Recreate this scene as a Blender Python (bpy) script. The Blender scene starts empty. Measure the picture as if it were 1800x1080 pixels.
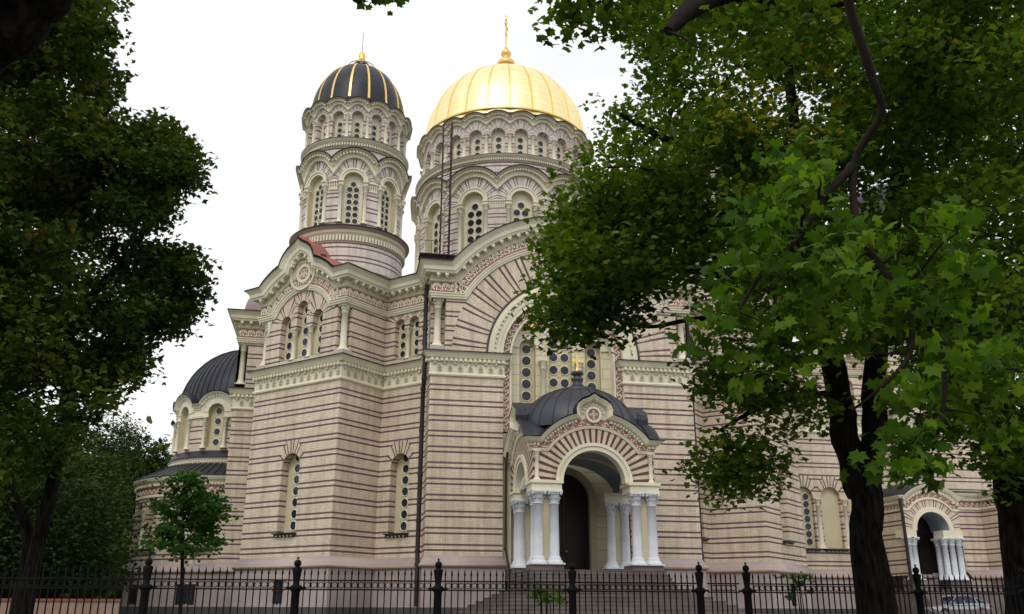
import bpy, math, random
import numpy as np
from mathutils import Vector, Matrix
from math import sin, cos, pi, sqrt, radians, atan2, degrees
random.seed(7); RNG = np.random.default_rng(7)
SC = bpy.context.scene
COL = SC.collection
# ---------------------------------------------------------------- camera
F_PX, PITCH, ROLL, YAW = 1588.28, 0.3214, -0.0031, -0.1866
CAM = Vector((-12.5198, -53.3899, 0.0089))
cd = bpy.data.cameras.new('camera'); cam = bpy.data.objects.new('camera', cd); COL.objects.link(cam)
Fh = Vector((-sin(YAW), cos(YAW), 0)); Rt = Vector((cos(YAW), sin(YAW), 0)); Uz = Vector((0, 0, 1))
Fw = Fh*cos(PITCH)+Uz*sin(PITCH); Up = -Fh*sin(PITCH)+Uz*cos(PITCH)
Xc = Rt*cos(ROLL)-Up*sin(ROLL); Yc = Rt*sin(ROLL)+Up*cos(ROLL)
cam.matrix_world = Matrix(((Xc.x, Yc.x, -Fw.x, CAM.x), (Xc.y, Yc.y, -Fw.y, CAM.y), (Xc.z, Yc.z, -Fw.z, CAM.z), (0, 0, 0, 1)))
cd.sensor_width = 36; cd.lens = F_PX/1800*36; cd.clip_start = 0.1; cd.clip_end = 3000
SC.camera = cam
# ---------------------------------------------------------------- world: bright overcast sky
SUN_EL, SUN_AZ = radians(48), radians(205)     # azimuth from +Y clockwise: behind and left of the camera
w = bpy.data.worlds.new('World'); SC.world = w; w.use_nodes = True
nt = w.node_tree; nt.nodes.clear()
sky = nt.nodes.new('ShaderNodeTexSky'); sky.sky_type = 'NISHITA'; sky.sun_disc = False
sky.sun_elevation = SUN_EL; sky.sun_rotation = SUN_AZ; sky.air_density = 1.2; sky.dust_density = 6
s1 = nt.nodes.new('ShaderNodeMix'); s1.data_type = 'RGBA'; s1.blend_type = 'MULTIPLY'; s1.inputs[0].default_value = 1
s1.inputs[7].default_value = (.09, .09, .09, 1)
nt.links.new(sky.outputs[0], s1.inputs[6])
tc = nt.nodes.new('ShaderNodeTexCoord'); nz = nt.nodes.new('ShaderNodeTexNoise'); nz.inputs['Scale'].default_value = 2.2
nz.inputs['Detail'].default_value = 5
mp = nt.nodes.new('ShaderNodeMapping'); mp.inputs['Scale'].default_value = (1, 1, 2.4)
nt.links.new(tc.outputs['Generated'], mp.inputs[0]); nt.links.new(mp.outputs[0], nz.inputs[0])
cr = nt.nodes.new('ShaderNodeValToRGB'); cr.color_ramp.elements[0].color = (.86, .875, .90, 1); cr.color_ramp.elements[1].color = (1.06, 1.06, 1.06, 1)
cr.color_ramp.elements[0].position = .3; cr.color_ramp.elements[1].position = .6
nt.links.new(nz.outputs[0], cr.inputs[0])
mx = nt.nodes.new('ShaderNodeMix'); mx.data_type = 'RGBA'; mx.inputs[0].default_value = .94
nt.links.new(s1.outputs[2], mx.inputs[6]); nt.links.new(cr.outputs[0], mx.inputs[7])
bg = nt.nodes.new('ShaderNodeBackground'); bg.inputs[1].default_value = 1.0
wo = nt.nodes.new('ShaderNodeOutputWorld'); nt.links.new(mx.outputs[2], bg.inputs[0]); nt.links.new(bg.outputs[0], wo.inputs[0])
# veiled sun
ld = bpy.data.lights.new('sun', 'SUN'); ld.energy = 0.85; ld.angle = radians(22); ld.color = (1, .96, .9)
sun = bpy.data.objects.new('sun', ld); COL.objects.link(sun)
sd = Vector((sin(SUN_AZ)*cos(SUN_EL), cos(SUN_AZ)*cos(SUN_EL), sin(SUN_EL)))
sun.rotation_euler = sd.to_track_quat('Z', 'Y').to_euler(); sun.location = (-30, -60, 60)
SC.view_settings.view_transform = 'Standard'; SC.view_settings.look = 'None'; SC.view_settings.gamma = 1
SC.view_settings.exposure = 0.12; SC.view_settings.use_curve_mapping = False
SC.render.engine = 'CYCLES'
SC.cycles.max_bounces = 6; SC.cycles.diffuse_bounces = 3; SC.cycles.transmission_bounces = 4; SC.cycles.transparent_max_bounces = 4
SC.cycles.use_denoising = True

def ray(u, v):
    return Fw+Xc*((u-900)/F_PX)+Yc*((540-v)/F_PX)
def px(u, v, dist):          # photo pixel -> point at that horizontal distance
    d = ray(u, v); return CAM+d*(dist/math.hypot(d.x, d.y))

# ---------------------------------------------------------------- materials
MATS = {}
def lin(c): return (c[0], c[1], c[2], 1)
def base_mat(name, col, rough=.7, metal=0., spec=.3):
    m = bpy.data.materials.new(name); m.use_nodes = True
    b = m.node_tree.nodes['Principled BSDF']
    b.inputs['Base Color'].default_value = lin(col); b.inputs['Roughness'].default_value = rough
    b.inputs['Metallic'].default_value = metal; b.inputs['Specular IOR Level'].default_value = spec
    MATS[name] = m; return m, m.node_tree, b
def mth(t, op, a, b=None, c=None):
    n = t.nodes.new('ShaderNodeMath'); n.operation = op
    for i, x in enumerate((a, b, c)):
        if x is None: continue
        if isinstance(x, (int, float)): n.inputs[i].default_value = x
        else: t.links.new(x, n.inputs[i])
    return n.outputs[0]
def mixc(t, f, a, b, mode='MIX'):
    n = t.nodes.new('ShaderNodeMix'); n.data_type = 'RGBA'; n.blend_type = mode
    for i, x in ((0, f), (6, a), (7, b)):
        if isinstance(x, (int, float)): n.inputs[i].default_value = x
        elif isinstance(x, tuple): n.inputs[i].default_value = lin(x)
        else: t.links.new(x, n.inputs[i])
    return n.outputs[2]
def noise(t, scale, detail=4, vec=None, rough=.55):
    n = t.nodes.new('ShaderNodeTexNoise'); n.inputs['Scale'].default_value = scale; n.inputs['Detail'].default_value = detail
    n.inputs['Roughness'].default_value = rough
    if vec is None:
        c = t.nodes.new('ShaderNodeTexCoord'); vec = c.outputs['Object']
    t.links.new(vec, n.inputs['Vector']); return n.outputs[0]
def ramp(t, f, stops):
    n = t.nodes.new('ShaderNodeValToRGB'); e = n.color_ramp.elements
    while len(e) < len(stops): e.new(.5)
    for k, (p_, c) in enumerate(stops): e[k].position = p_; e[k].color = lin(c)
    t.links.new(f, n.inputs[0]); return n.outputs[0]
def bump(t, b, h, s, d=.02):
    n = t.nodes.new('ShaderNodeBump'); n.inputs['Strength'].default_value = s; n.inputs['Distance'].default_value = d
    t.links.new(h, n.inputs['Height']); t.links.new(n.outputs[0], b.inputs['Normal'])
def grimy(name, col, rough=.7, amt=.25, scale=.7, metal=0., spec=.3, fine=9.):
    m, t, b = base_mat(name, col, rough, metal, spec)
    n1 = noise(t, scale, 6); n2 = noise(t, fine, 3)
    f = mth(t, 'MULTIPLY_ADD', n1, .7, mth(t, 'MULTIPLY', n2, .3))
    lo = tuple(c*(1-amt) for c in col); hi = tuple(min(1, c*(1+amt*.7)) for c in col)
    t.links.new(ramp(t, f, [(.32, lo), (.66, hi)]), b.inputs['Base Color'])
    return m, t, b, f
PERIOD, ROW0 = .877, 2.876
STRIPE_LAYOUTS = {}
def brick_mat(name, c1, c2, mort, stripe, b0=(.062, .388), bw=.058):
    m, t, b = base_mat(name, c1, .82, 0, .2)
    uv = t.nodes.new('ShaderNodeUVMap'); uv.uv_map = 'UVMap'
    sep = t.nodes.new('ShaderNodeSeparateXYZ'); t.links.new(uv.outputs[0], sep.inputs[0])
    mpn = t.nodes.new('ShaderNodeMapping'); mpn.inputs['Location'].default_value = (0, -ROW0, 0); t.links.new(uv.outputs[0], mpn.inputs[0])
    br = t.nodes.new('ShaderNodeTexBrick'); br.inputs['Scale'].default_value = 1
    br.inputs['Brick Width'].default_value = .27; br.inputs['Row Height'].default_value = PERIOD/10
    br.inputs['Mortar Size'].default_value = .011; br.inputs['Mortar Smooth'].default_value = .3; br.inputs['Bias'].default_value = -.1
    br.inputs['Color1'].default_value = lin(c1); br.inputs['Color2'].default_value = lin(c2); br.inputs['Mortar'].default_value = lin(mort)
    t.links.new(mpn.outputs[0], br.inputs[0])
    v = mth(t, 'FRACT', mth(t, 'DIVIDE', mth(t, 'SUBTRACT', sep.outputs[1], ROW0), PERIOD))
    s1_ = mth(t, 'COMPARE', v, b0[0], bw); s2_ = mth(t, 'COMPARE', v, b0[1], bw)
    st = mth(t, 'MAXIMUM', s1_, s2_) if stripe else mth(t, 'MULTIPLY', s1_, 0.)
    stripe = stripe or (.1, .1, .1)
    sv = noise(t, 14, 2)
    scol = ramp(t, sv, [(.3, tuple(c*.88 for c in stripe)), (.7, tuple(c*1.14 for c in stripe))])
    col = mixc(t, st, br.outputs[0], scol)
    n1 = noise(t, .35, 6); n2 = noise(t, 2.5, 4)
    g = mth(t, 'MULTIPLY_ADD', n1, .6, mth(t, 'MULTIPLY', n2, .4))
    gm = ramp(t, g, [(.3, (.82, .78, .74)), (.7, (1.08, 1.08, 1.1))])
    col = mixc(t, 1., col, gm, 'MULTIPLY')
    tc_ = t.nodes.new('ShaderNodeTexCoord'); mp_ = t.nodes.new('ShaderNodeMapping'); mp_.inputs['Scale'].default_value = (2.2, 2.2, .16); t.links.new(tc_.outputs['Object'], mp_.inputs[0])
    sk = noise(t, 1.3, 5, mp_.outputs[0], .65); col = mixc(t, 1., col, ramp(t, sk, [(.36, (.84, .82, .80)), (.56, (1.04, 1.04, 1.04))]), 'MULTIPLY')
    t.links.new(col, b.inputs['Base Color'])
    bump(t, b, mth(t, 'SUBTRACT', mth(t, 'MULTIPLY', st, .6), br.outputs[1]), .35, .012)
    return m
brick_mat('brick', (.82, .725, .565), (.70, .61, .47), (.48, .39, .345), (.155, .098, .106))
brick_mat('brick_plain', (.82, .725, .565), (.68, .59, .455), (.42, .335, .30), None)
brick_mat('brick_bold', (.80, .70, .53), (.66, .57, .43), (.38, .30, .27), (.125, .07, .075), (.25, .75), .105)
brick_mat('brick_lit', (.82, .765, .71), (.71, .655, .605), (.52, .455, .42), (.20, .118, .115))  # copy of the brick with the towers' brighter light put into its colour
grimy('cream', (.76, .715, .55), .6, .16, .6)
grimy('cream_dark', (.55, .49, .33), .65, .14, .6)
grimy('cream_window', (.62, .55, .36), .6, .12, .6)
m, t, b, f_ = grimy('ashlar', (.70, .64, .45), .6, .12, .6)
uvn = t.nodes.new('ShaderNodeUVMap'); uvn.uv_map = 'UVMap'
br = t.nodes.new('ShaderNodeTexBrick'); br.inputs['Scale'].default_value = 1; br.inputs['Brick Width'].default_value = 1.9; br.inputs['Row Height'].default_value = .62
br.inputs['Mortar Size'].default_value = .014; br.inputs['Color1'].default_value = (.70, .64, .45, 1); br.inputs['Color2'].default_value = (.66, .60, .42, 1); br.inputs['Mortar'].default_value = (.30, .25, .16, 1)
t.links.new(uvn.outputs[0], br.inputs[0]); t.links.new(br.outputs[0], b.inputs['Base Color'])
grimy('plinth', (.42, .345, .335), .75, .2, .5)
grimy('torus', (.45, .33, .29), .6, .15, .5)
grimy('granite', (.085, .078, .078), .8, .3, 1.2, fine=30)
m, t, b, f_ = grimy('step_stone', (.16, .132, .125), .85, .35, 1.0, fine=24)
grimy('white_paint', (.66, .69, .74), .5, .2, .9)
m, t, b, f_ = grimy('dark_metal', (.024, .026, .036), .46, .4, .9, metal=.15, spec=.35)
grimy('slate_metal', (.045, .049, .062), .42, .35, .9, metal=.2, spec=.45)
grimy('grey_cap', (.028, .033, .031), .5, .35, .8, metal=.3, spec=.4)
grimy('pipe_metal', (.028, .020, .020), .5, .3, .8, spec=.3)
grimy('brown_metal', (.10, .065, .06), .5, .3, .8, metal=.2)
grimy('red_roof', (.33, .12, .09), .55, .2, .6)
grimy('pink_roof', (.24, .16, .15), .45, .2, .6, metal=.3)
grimy('red_ground', (.37, .17, .155), .7, .2, 2)
grimy('iron', (.006, .006, .007), .65, .3, 3, spec=.12)
grimy('rust_steel', (.05, .024, .028), .6, .3, 3)
grimy('door_wood', (.016, .010, .009), .35, .4, 2, spec=.4)
grimy('blue_vault', (.30, .37, .46), .7, .15, .8)
m, t, b, f_ = grimy('bark', (.010, .0085, .0075), .95, .5, 1.5, spec=.03, fine=12)
cb = t.nodes.new('ShaderNodeTexCoord'); mb_ = t.nodes.new('ShaderNodeMapping'); mb_.inputs['Scale'].default_value = (9, 9, 1.6); t.links.new(cb.outputs['Object'], mb_.inputs[0])
nb_ = noise(t, 1.6, 5, mb_.outputs[0]); bump(t, b, nb_, 1., .06); t.links.new(ramp(t, nb_, [(.35, (.004, .0035, .003)), (.65, (.022, .019, .016))]), b.inputs['Base Color'])
m, t, b, f_ = grimy('bark_brown', (.030, .024, .019), .95, .45, 1.5, spec=.05, fine=12)
m, t, b, f_ = grimy('gold', (1.0, .83, .38), .28, .09, .8, metal=1., fine=2.2)
rf = ramp(t, f_, [(.3, (.40,)*3), (.7, (.5,)*3)]); t.links.new(rf, b.inputs['Roughness'])
cg = t.nodes.new('ShaderNodeTexCoord'); sg = t.nodes.new('ShaderNodeSeparateXYZ'); t.links.new(cg.outputs['Object'], sg.inputs[0])
lg_ = mth(t, 'COMPARE', mth(t, 'FRACT', mth(t, 'DIVIDE', sg.outputs[2], .62)), .5, .03)
t.links.new(mixc(t, lg_, ramp(t, f_, [(.32, (.95, .80, .40)), (.66, (1., .91, .54))]), (.90, .68, .28)), b.inputs['Base Color'])
grimy('gold_rib', (.88, .58, .19), .4, .15, 1.5, metal=.8)
grimy('gold_trim', (.88, .62, .22), .4, .15, 1.5, metal=.75)
m, t, b = base_mat('glass', (.012, .016, .026), .16, 0, .35)
n1 = noise(t, 2.2, 3); t.links.new(ramp(t, n1, [(.35, (.008, .010, .016)), (.7, (.035, .045, .07))]), b.inputs['Base Color'])
bump(t, b, n1, .25, .05)
m, t, b, f_ = grimy('asphalt', (.05, .05, .052), .9, .25, 1.0, fine=60)
m, t, b, f_ = grimy('pavement', (.17, .16, .15), .9, .25, 1.0, fine=30)
m, t, b, f_ = grimy('lawn', (.055, .085, .022), .95, .5, .8, fine=14)
bump(t, b, f_, .8, .08)
grimy('rubber', (.012, .012, .012), .8, .2, 3)
grimy('wall_render', (.33, .22, .18), .85, .2, .7)
grimy('coping', (.25, .08, .06), .8, .2, .9)
base_mat('car_paint', (.33, .35, .38), .22, .6, .6)
base_mat('chrome', (.6, .6, .62), .2, 1., .5)
base_mat('lamp_glass', (.5, .5, .48), .1, 0, .6)
base_mat('tail_red', (.3, .01, .01), .2, 0, .6)
def leaf_mat(name, stops, trans=.45):
    m = bpy.data.materials.new(name); m.use_nodes = True; t = m.node_tree; t.nodes.clear(); MATS[name] = m
    at = t.nodes.new('ShaderNodeAttribute'); at.attribute_name = 'tint'
    c = ramp(t, at.outputs['Fac'], stops)
    d = t.nodes.new('ShaderNodeBsdfPrincipled'); d.inputs['Roughness'].default_value = .6; d.inputs['Specular IOR Level'].default_value = .12
    t.links.new(c, d.inputs['Base Color'])
    tr = t.nodes.new('ShaderNodeBsdfTranslucent')
    c2 = mixc(t, 1., c, (1.25, 1.3, .5), 'MULTIPLY'); t.links.new(c2, tr.inputs[0])
    ms = t.nodes.new('ShaderNodeMixShader'); ms.inputs[0].default_value = trans
    t.links.new(d.outputs[0], ms.inputs[1]); t.links.new(tr.outputs[0], ms.inputs[2])
    o = t.nodes.new('ShaderNodeOutputMaterial'); t.links.new(ms.outputs[0], o.inputs[0])
leaf_mat('leaf_maple', [(0, (.030, .070, .008)), (.55, (.074, .142, .013)), (.86, (.135, .20, .02)), (.93, (.21, .23, .025)), (1, (.34, .28, .03))], .42)
leaf_mat('leaf_near', [(0, (.028, .070, .006)), (.5, (.066, .145, .010)), (.9, (.145, .25, .018)), (.97, (.36, .30, .03)), (1, (.42, .25, .03))], .5)
leaf_mat('leaf_dark', [(0, (.018, .040, .008)), (.5, (.050, .088, .013)), (.88, (.12, .14, .020)), (.95, (.07, .065, .014)), (1, (.16, .09, .02))], .3)
leaf_mat('leaf_park', [(0, (.010, .024, .007)), (.6, (.022, .044, .011)), (1, (.045, .072, .016))], .35)
leaf_mat('leaf_linden', [(0, (.026, .07, .018)), (.6, (.055, .135, .03)), (1, (.12, .22, .04))], .45)

# ---------------------------------------------------------------- mesh helpers
class MB:
    def __init__(s): s.v = []; s.f = []; s.uv = []; s.mi = []; s.mats = []; s.sm = []
    def slot(s, m):
        if m not in s.mats: s.mats.append(m)
        return s.mats.index(m)
    def face(s, pts, mat, uvs=None, smooth=False):
        b = len(s.v); s.v.extend([tuple(p) for p in pts]); s.f.append(tuple(range(b, b+len(pts))))
        s.uv.append(uvs or [(0, 0)]*len(pts)); s.mi.append(s.slot(mat)); s.sm.append(smooth)
    def grid(s, rows, mat, uvrows=None, smooth=False, closed=False):
        b = len(s.v); n = len(rows[0]); k = s.slot(mat)
        for r in rows: s.v.extend([tuple(p) for p in r])
        for i in range(len(rows)-1):
            for j in range(n if closed else n-1):
                j2 = (j+1) % n
                s.f.append((b+i*n+j, b+i*n+j2, b+(i+1)*n+j2, b+(i+1)*n+j))
                if uvrows: s.uv.append([uvrows[i][j], uvrows[i][j2], uvrows[i+1][j2], uvrows[i+1][j]])
                else: s.uv.append([(0, 0)]*4)
                s.mi.append(k); s.sm.append(smooth)
    def box(s, c, sz, mat, ax=None, uvs=True):
        c = Vector(c); ax = ax or (Vector((1, 0, 0)), Vector((0, 1, 0)), Vector((0, 0, 1)))
        X, Y, Z = [Vector(a)*(q/2) for a, q in zip(ax, sz)]
        P = [c+X*i+Y*j+Z*k for k in (-1, 1) for j in (-1, 1) for i in (-1, 1)]
        for q in ((0, 2, 3, 1), (4, 5, 7, 6), (0, 1, 5, 4), (2, 6, 7, 3), (0, 4, 6, 2), (1, 3, 7, 5)):
            s.face([P[i] for i in q], mat, [(P[i].x+P[i].y, P[i].z) for i in q])
    def lathe(s, prof, mat, c=(0, 0, 0), n=16, smooth=True, uvR=1.):
        rows = [[(c[0]+r*cos(2*pi*j/n), c[1]+r*sin(2*pi*j/n), c[2]+z) for j in range(n)] for r, z in prof]
        s.grid(rows, mat, [[(uvR*2*pi*j/n, c[2]+z) for j in range(n)] for r, z in prof], smooth, True)
    def tube(s, pts, rad, mat, n=8, cap=True):
        pts = [Vector(p) for p in pts]; rows = []
        if not isinstance(rad, (list, tuple)): rad = [rad]*len(pts)
        ref = None
        for i, p in enumerate(pts):
            d = (pts[min(i+1, len(pts)-1)]-pts[max(i-1, 0)])
            d = d.normalized() if d.length > 1e-9 else Vector((0, 0, 1))
            if ref is None: ref = d.orthogonal().normalized()
            a = (ref-d*ref.dot(d)); a = a.normalized() if a.length > 1e-6 else d.orthogonal().normalized(); ref = a
            b2 = d.cross(a)
            rows.append([p+a*(rad[i]*cos(2*pi*j/n))+b2*(rad[i]*sin(2*pi*j/n)) for j in range(n)])
        s.grid(rows, mat, None, True, True)
        if cap:
            s.face(rows[0], mat); s.face(rows[-1], mat)
    def ball(s, c, r, mat, n=8, m=5, sc=(1, 1, 1)):
        rows = [[(c[0]+r*sc[0]*sin(pi*i/m)*cos(2*pi*j/n), c[1]+r*sc[1]*sin(pi*i/m)*sin(2*pi*j/n), c[2]+r*sc[2]*cos(pi*i/m)) for j in range(n)] for i in range(m+1)]
        s.grid(rows, mat, None, True, True)
    def mesh(s, name):
        me = bpy.data.meshes.new(name)
        me.from_pydata(s.v, [], s.f)
        ul = me.uv_layers.new(name='UVMap')
        ul.data.foreach_set('uv', np.array([c for f in s.uv for q in f for c in q], dtype=np.float32))
        me.polygons.foreach_set('material_index', np.array(s.mi, dtype=np.int32))
        me.polygons.foreach_set('use_smooth', np.array(s.sm, dtype=bool))
        for m in s.mats: me.materials.append(MATS[m])
        me.update(); return me
    def build(s, name, parent=None, **kw):
        return link(name, s.mesh(name), parent, **kw)
def link(name, me, parent=None, mat=None, label=None):
    o = bpy.data.objects.new(name, me); COL.objects.link(o)
    if parent: o.parent = parent
    if mat is not None: o.matrix_world = mat
    if label: o['label'] = label
    return o
def tag(o, label, cat, group=None, kind=None):
    o['label'] = label
    if cat: o['category'] = cat
    if group: o['group'] = group
    if kind: o['kind'] = kind
    return o
def empty(name, loc, label, cat, group=None, rz=0):
    o = bpy.data.objects.new(name, None); COL.objects.link(o); o.location = loc; o.rotation_euler = (0, 0, rz); o.empty_display_size = .5
    bpy.context.view_layer.update()
    return tag(o, label, cat, group)
def local(parent, o):   # mesh given in world coordinates under an empty that is not at the origin
    o.matrix_parent_inverse = parent.matrix_world.inverted(); return o

# wall surface maps -------------------------------------------------
def FP(P0, P1, base=0):
    P0 = Vector((P0[0], P0[1], 0)); P1 = Vector((P1[0], P1[1], 0)); d = (P1-P0).normalized(); n = Vector((d.y, -d.x, 0))
    def F(s, z, o=0): return P0+d*s+n*o+Vector((0, 0, z))
    F.L = (P1-P0).length; F.dir = lambda s: d; F.nor = lambda s: n; F.u0 = base; F.curved = False
    return F
def FC(c, R):           # s = arc length measured from -Y, left to right seen from outside
    def F(s, z, o=0):
        a = s/R; return Vector((c[0]+(R+o)*sin(a), c[1]-(R+o)*cos(a), z))
    F.dir = lambda s: Vector((cos(s/R), sin(s/R), 0)); F.nor = lambda s: Vector((sin(s/R), -cos(s/R), 0)); F.u0 = 0; F.R = R; F.curved = True
    return F
def frame(F, s, z, o=0):  # matrix for a local mesh: x right, -y outward, z up
    P = F(s, z, o); d = F.dir(s); n = F.nor(s)
    return Matrix(((d.x, -n.x, 0, P.x), (d.y, -n.y, 0, P.y), (0, 0, 1, P.z), (0, 0, 0, 1)))
def wall(mb, F, s0, s1, zb, zt, ops=(), mat='brick', ds=.6, dz=None, uvf=None, o=0):
    fzb = zb if callable(zb) else (lambda s: zb); fzt = zt if callable(zt) else (lambda s: zt)
    S = {round(s0, 5), round(s1, 5)}; n = max(1, int(abs(s1-s0)/ds+.5))
    for i in range(n+1): S.add(round(s0+(s1-s0)*i/n, 5))
    ops = [tuple(q)+(0,) if len(q) == 4 else tuple(q) for q in ops]
    for c, w_, ob, zs, fl in ops:
        for k in range(13): S.add(round(c-w_/2*cos(pi*k/12), 5))
    S = sorted(min(max(x, s0), s1) for x in S if s0-3e-5 <= x <= s1+3e-5)
    S = [x for i, x in enumerate(S) if i == 0 or x-S[i-1] > 1e-4]
    for a, b in zip(S, S[1:]):
        m = (a+b)/2; segs = []; lo = (fzb(a), fzb(b))
        for c, w_, ob, zs, fl in sorted([q for q in ops if abs(m-q[0]) < q[1]/2], key=lambda q: q[2]):
            r = w_/2; top = (lambda s: zs) if fl else (lambda s: zs+sqrt(max(0, r*r-(s-c)**2)))
            segs.append((lo, (ob, ob))); lo = (top(a), top(b))
        segs.append((lo, (fzt(a), fzt(b))))
        for (la, lb), (ha, hb) in segs:
            if max(ha-la, hb-lb) < 1e-4: continue
            k = 1 if not dz else max(1, int(max(ha-la, hb-lb)/dz+.99))
            for i in range(k):
                q = [(a, la+(ha-la)*i/k), (b, lb+(hb-lb)*i/k), (b, lb+(hb-lb)*(i+1)/k), (a, la+(ha-la)*(i+1)/k)]
                mb.face([F(s, z, o) for s, z in q], mat, [(uvf(s, z) if uvf else (F.u0+s, z)) for s, z in q])
def sweep(mb, pts, nrm, prof, mats, closed=False, smooth=False, caps=True):
    """prof: (out, up) list; mats: one name or one per profile segment; nrm: one normal per path segment"""
    pts = [Vector(p) for p in pts]; N = len(pts); nseg = N if closed else N-1
    D = [(pts[(i+1) % N]-pts[i]).normalized() for i in range(nseg)]
    nrm = [Vector(n_) for n_ in nrm]; U = [nrm[i].cross(D[i]).normalized() for i in range(nseg)]
    rows = []; us = []; u = 0
    rng_ = range(N+1) if closed else range(N)
    for i in rng_:
        if closed: a, b_ = (i-1) % N, i % N
        else: a, b_ = max(i-1, 0), min(i, nseg-1)
        k = b_; mm = D[a]+D[b_]
        mm = mm.normalized() if mm.length > 1e-6 else D[k]
        row = []
        for x, y in prof:
            p_ = nrm[k]*x+U[k]*y; dn = D[k].dot(mm)
            tt = -(p_.dot(mm))/dn if abs(dn) > .05 else 0
            row.append(pts[i % N]+p_+D[k]*tt)
        rows.append(row); us.append(u)
        if i < nseg: u += (pts[(i+1) % N]-pts[i]).length
    vl = [0]
    for (x0, y0), (x1, y1) in zip(prof, prof[1:]): vl.append(vl[-1]+math.hypot(x1-x0, y1-y0))
    for k in range(len(prof)-1):
        mt = mats if isinstance(mats, str) else mats[k]
        mb.grid([[r[k], r[k+1]] for r in rows], mt, [[(us[i], vl[k]), (us[i], vl[k+1])] for i in range(len(rows))], smooth)
    if caps and not closed:
        mt = mats if isinstance(mats, str) else mats[0]
        mb.face(rows[0], mt); mb.face(rows[-1], mt)
def along(pts, nrm, sp, off=.5, margin=0.):
    pts = [Vector(p) for p in pts]; out = []
    seg = [(pts[i+1]-pts[i]).length for i in range(len(pts)-1)]
    # split into straight/curved runs at sharp corners so that repeats keep clear of mitres
    runs = [[0]]
    for i in range(1, len(seg)):
        d0 = (pts[i]-pts[i-1]).normalized(); d1 = (pts[i+1]-pts[i]).normalized()
        if d0.dot(d1) < .9: runs.append([])
        runs[-1].append(i)
    for run in runs:
        L = sum(seg[i] for i in run)-2*margin
        if L <= 0: continue
        n = max(1, round(L/sp)); st = L/n
        for k in range(n):
            q = margin+st*(k+off)
            for i in run:
                if q <= seg[i]+1e-9:
                    d = (pts[i+1]-pts[i]).normalized(); nn = Vector(nrm[i]); out.append((pts[i]+d*q, nn, d, nn.cross(d).normalized())); break
                q -= seg[i]
    return out
def ribbon(mb, fr, pl, wd, h, mat):
    P, n, d, u = fr
    pl = [Vector((a, b)) for a, b in pl]; L = []; R = []
    for i, q in enumerate(pl):
        t_ = (pl[min(i+1, len(pl)-1)]-pl[max(i-1, 0)]); t_ = t_.normalized() if t_.length else Vector((1, 0))
        pr = Vector((-t_.y, t_.x))*wd/2; L.append(q+pr); R.append(q-pr)
    W = lambda q, o: P+d*q.x+u*q.y+n*o
    for i in range(len(pl)-1):
        mb.face([W(L[i], h), W(L[i+1], h), W(R[i+1], h), W(R[i], h)], mat)
        mb.face([W(L[i], 0), W(L[i+1], 0), W(L[i+1], h), W(L[i], h)], mat)
        mb.face([W(R[i], 0), W(R[i+1], 0), W(R[i+1], h), W(R[i], h)], mat)
def circ(cx, cy, r, a0=0, a1=360, n=10):
    return [(cx+r*cos(radians(a0+(a1-a0)*i/n)), cy+r*sin(radians(a0+(a1-a0)*i/n))) for i in range(n+1)]
def motif_scroll(mb, fr, s, mat='cream', h=.03, wd=.072):      # acanthus heart
    for q in (circ(0, 0, s*.43, -60, 240, 10), [(0, -s*.42), (0, s*.15)], [(0, -s*.05), (s*.2, s*.12), (s*.22, s*.25)], [(0, -s*.05), (-s*.2, s*.12), (-s*.22, s*.25)],
              circ(s*.5, -s*.25, s*.13, 90, 330, 5), [(0, s*.1), (s*.05, s*.4)]):
        ribbon(mb, fr, q, wd, h, mat)
def motif_wave(mb, fr, s, mat='cream', h=.035, wd=.06):         # running scroll
    for q in ([(-s*.5, -s*.1), (-s*.3, -s*.36), (0, -s*.3), (s*.16, 0), (0, s*.18), (-s*.16, s*.06), (-s*.08, -s*.08)], [(s*.1, -s*.1), (s*.28, s*.3), (s*.5, -s*.1)], [(s*.2, s*.1), (s*.02, s*.36)]):
        ribbon(mb, fr, q, wd, h, mat)
def motif_pendant(mb, fr, s, mat='cream'):
    P, n, d, u = fr
    mb.ball(P+u*s*.42+n*.05, s*.17, mat, 8, 4, (1, 1, .75))
    for q in ([(s*.5, s*.3), (s*.5, -s*.45)], [(s*.3, -s*.05), (s*.5, s*.1), (s*.7, -s*.05)], [(s*.3, -s*.32), (s*.38, -s*.18), (s*.5, -s*.12), (s*.62, -s*.18), (s*.7, -s*.32)]):
        ribbon(mb, fr, q, .055, .06, 'cream_dark')  # darker cream paints in the shadow lines of the pendants
def arc_pts(F, c, zc, R, a0, a1, n, o=0):    # angles in degrees, 180 = left
    return [F(c+R*cos(radians(a0+(a1-a0)*i/n)), zc+R*sin(radians(a0+(a1-a0)*i/n)), o) for i in range(n+1)]
def nrm_of(F, pts_s): return [F.nor((a+b)/2) for a, b in zip(pts_s, pts_s[1:])]
def fpath(F, sz, o=0): return [F(s, z, o) for s, z in sz], [F.nor((sz[i][0]+sz[i+1][0])/2) for i in range(len(sz)-1)]
def arc(c, zc, R, a0, a1, n): return [(c+R*cos(radians(a0+(a1-a0)*i/n)), zc+R*sin(radians(a0+(a1-a0)*i/n))) for i in range(n+1)]

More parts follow.
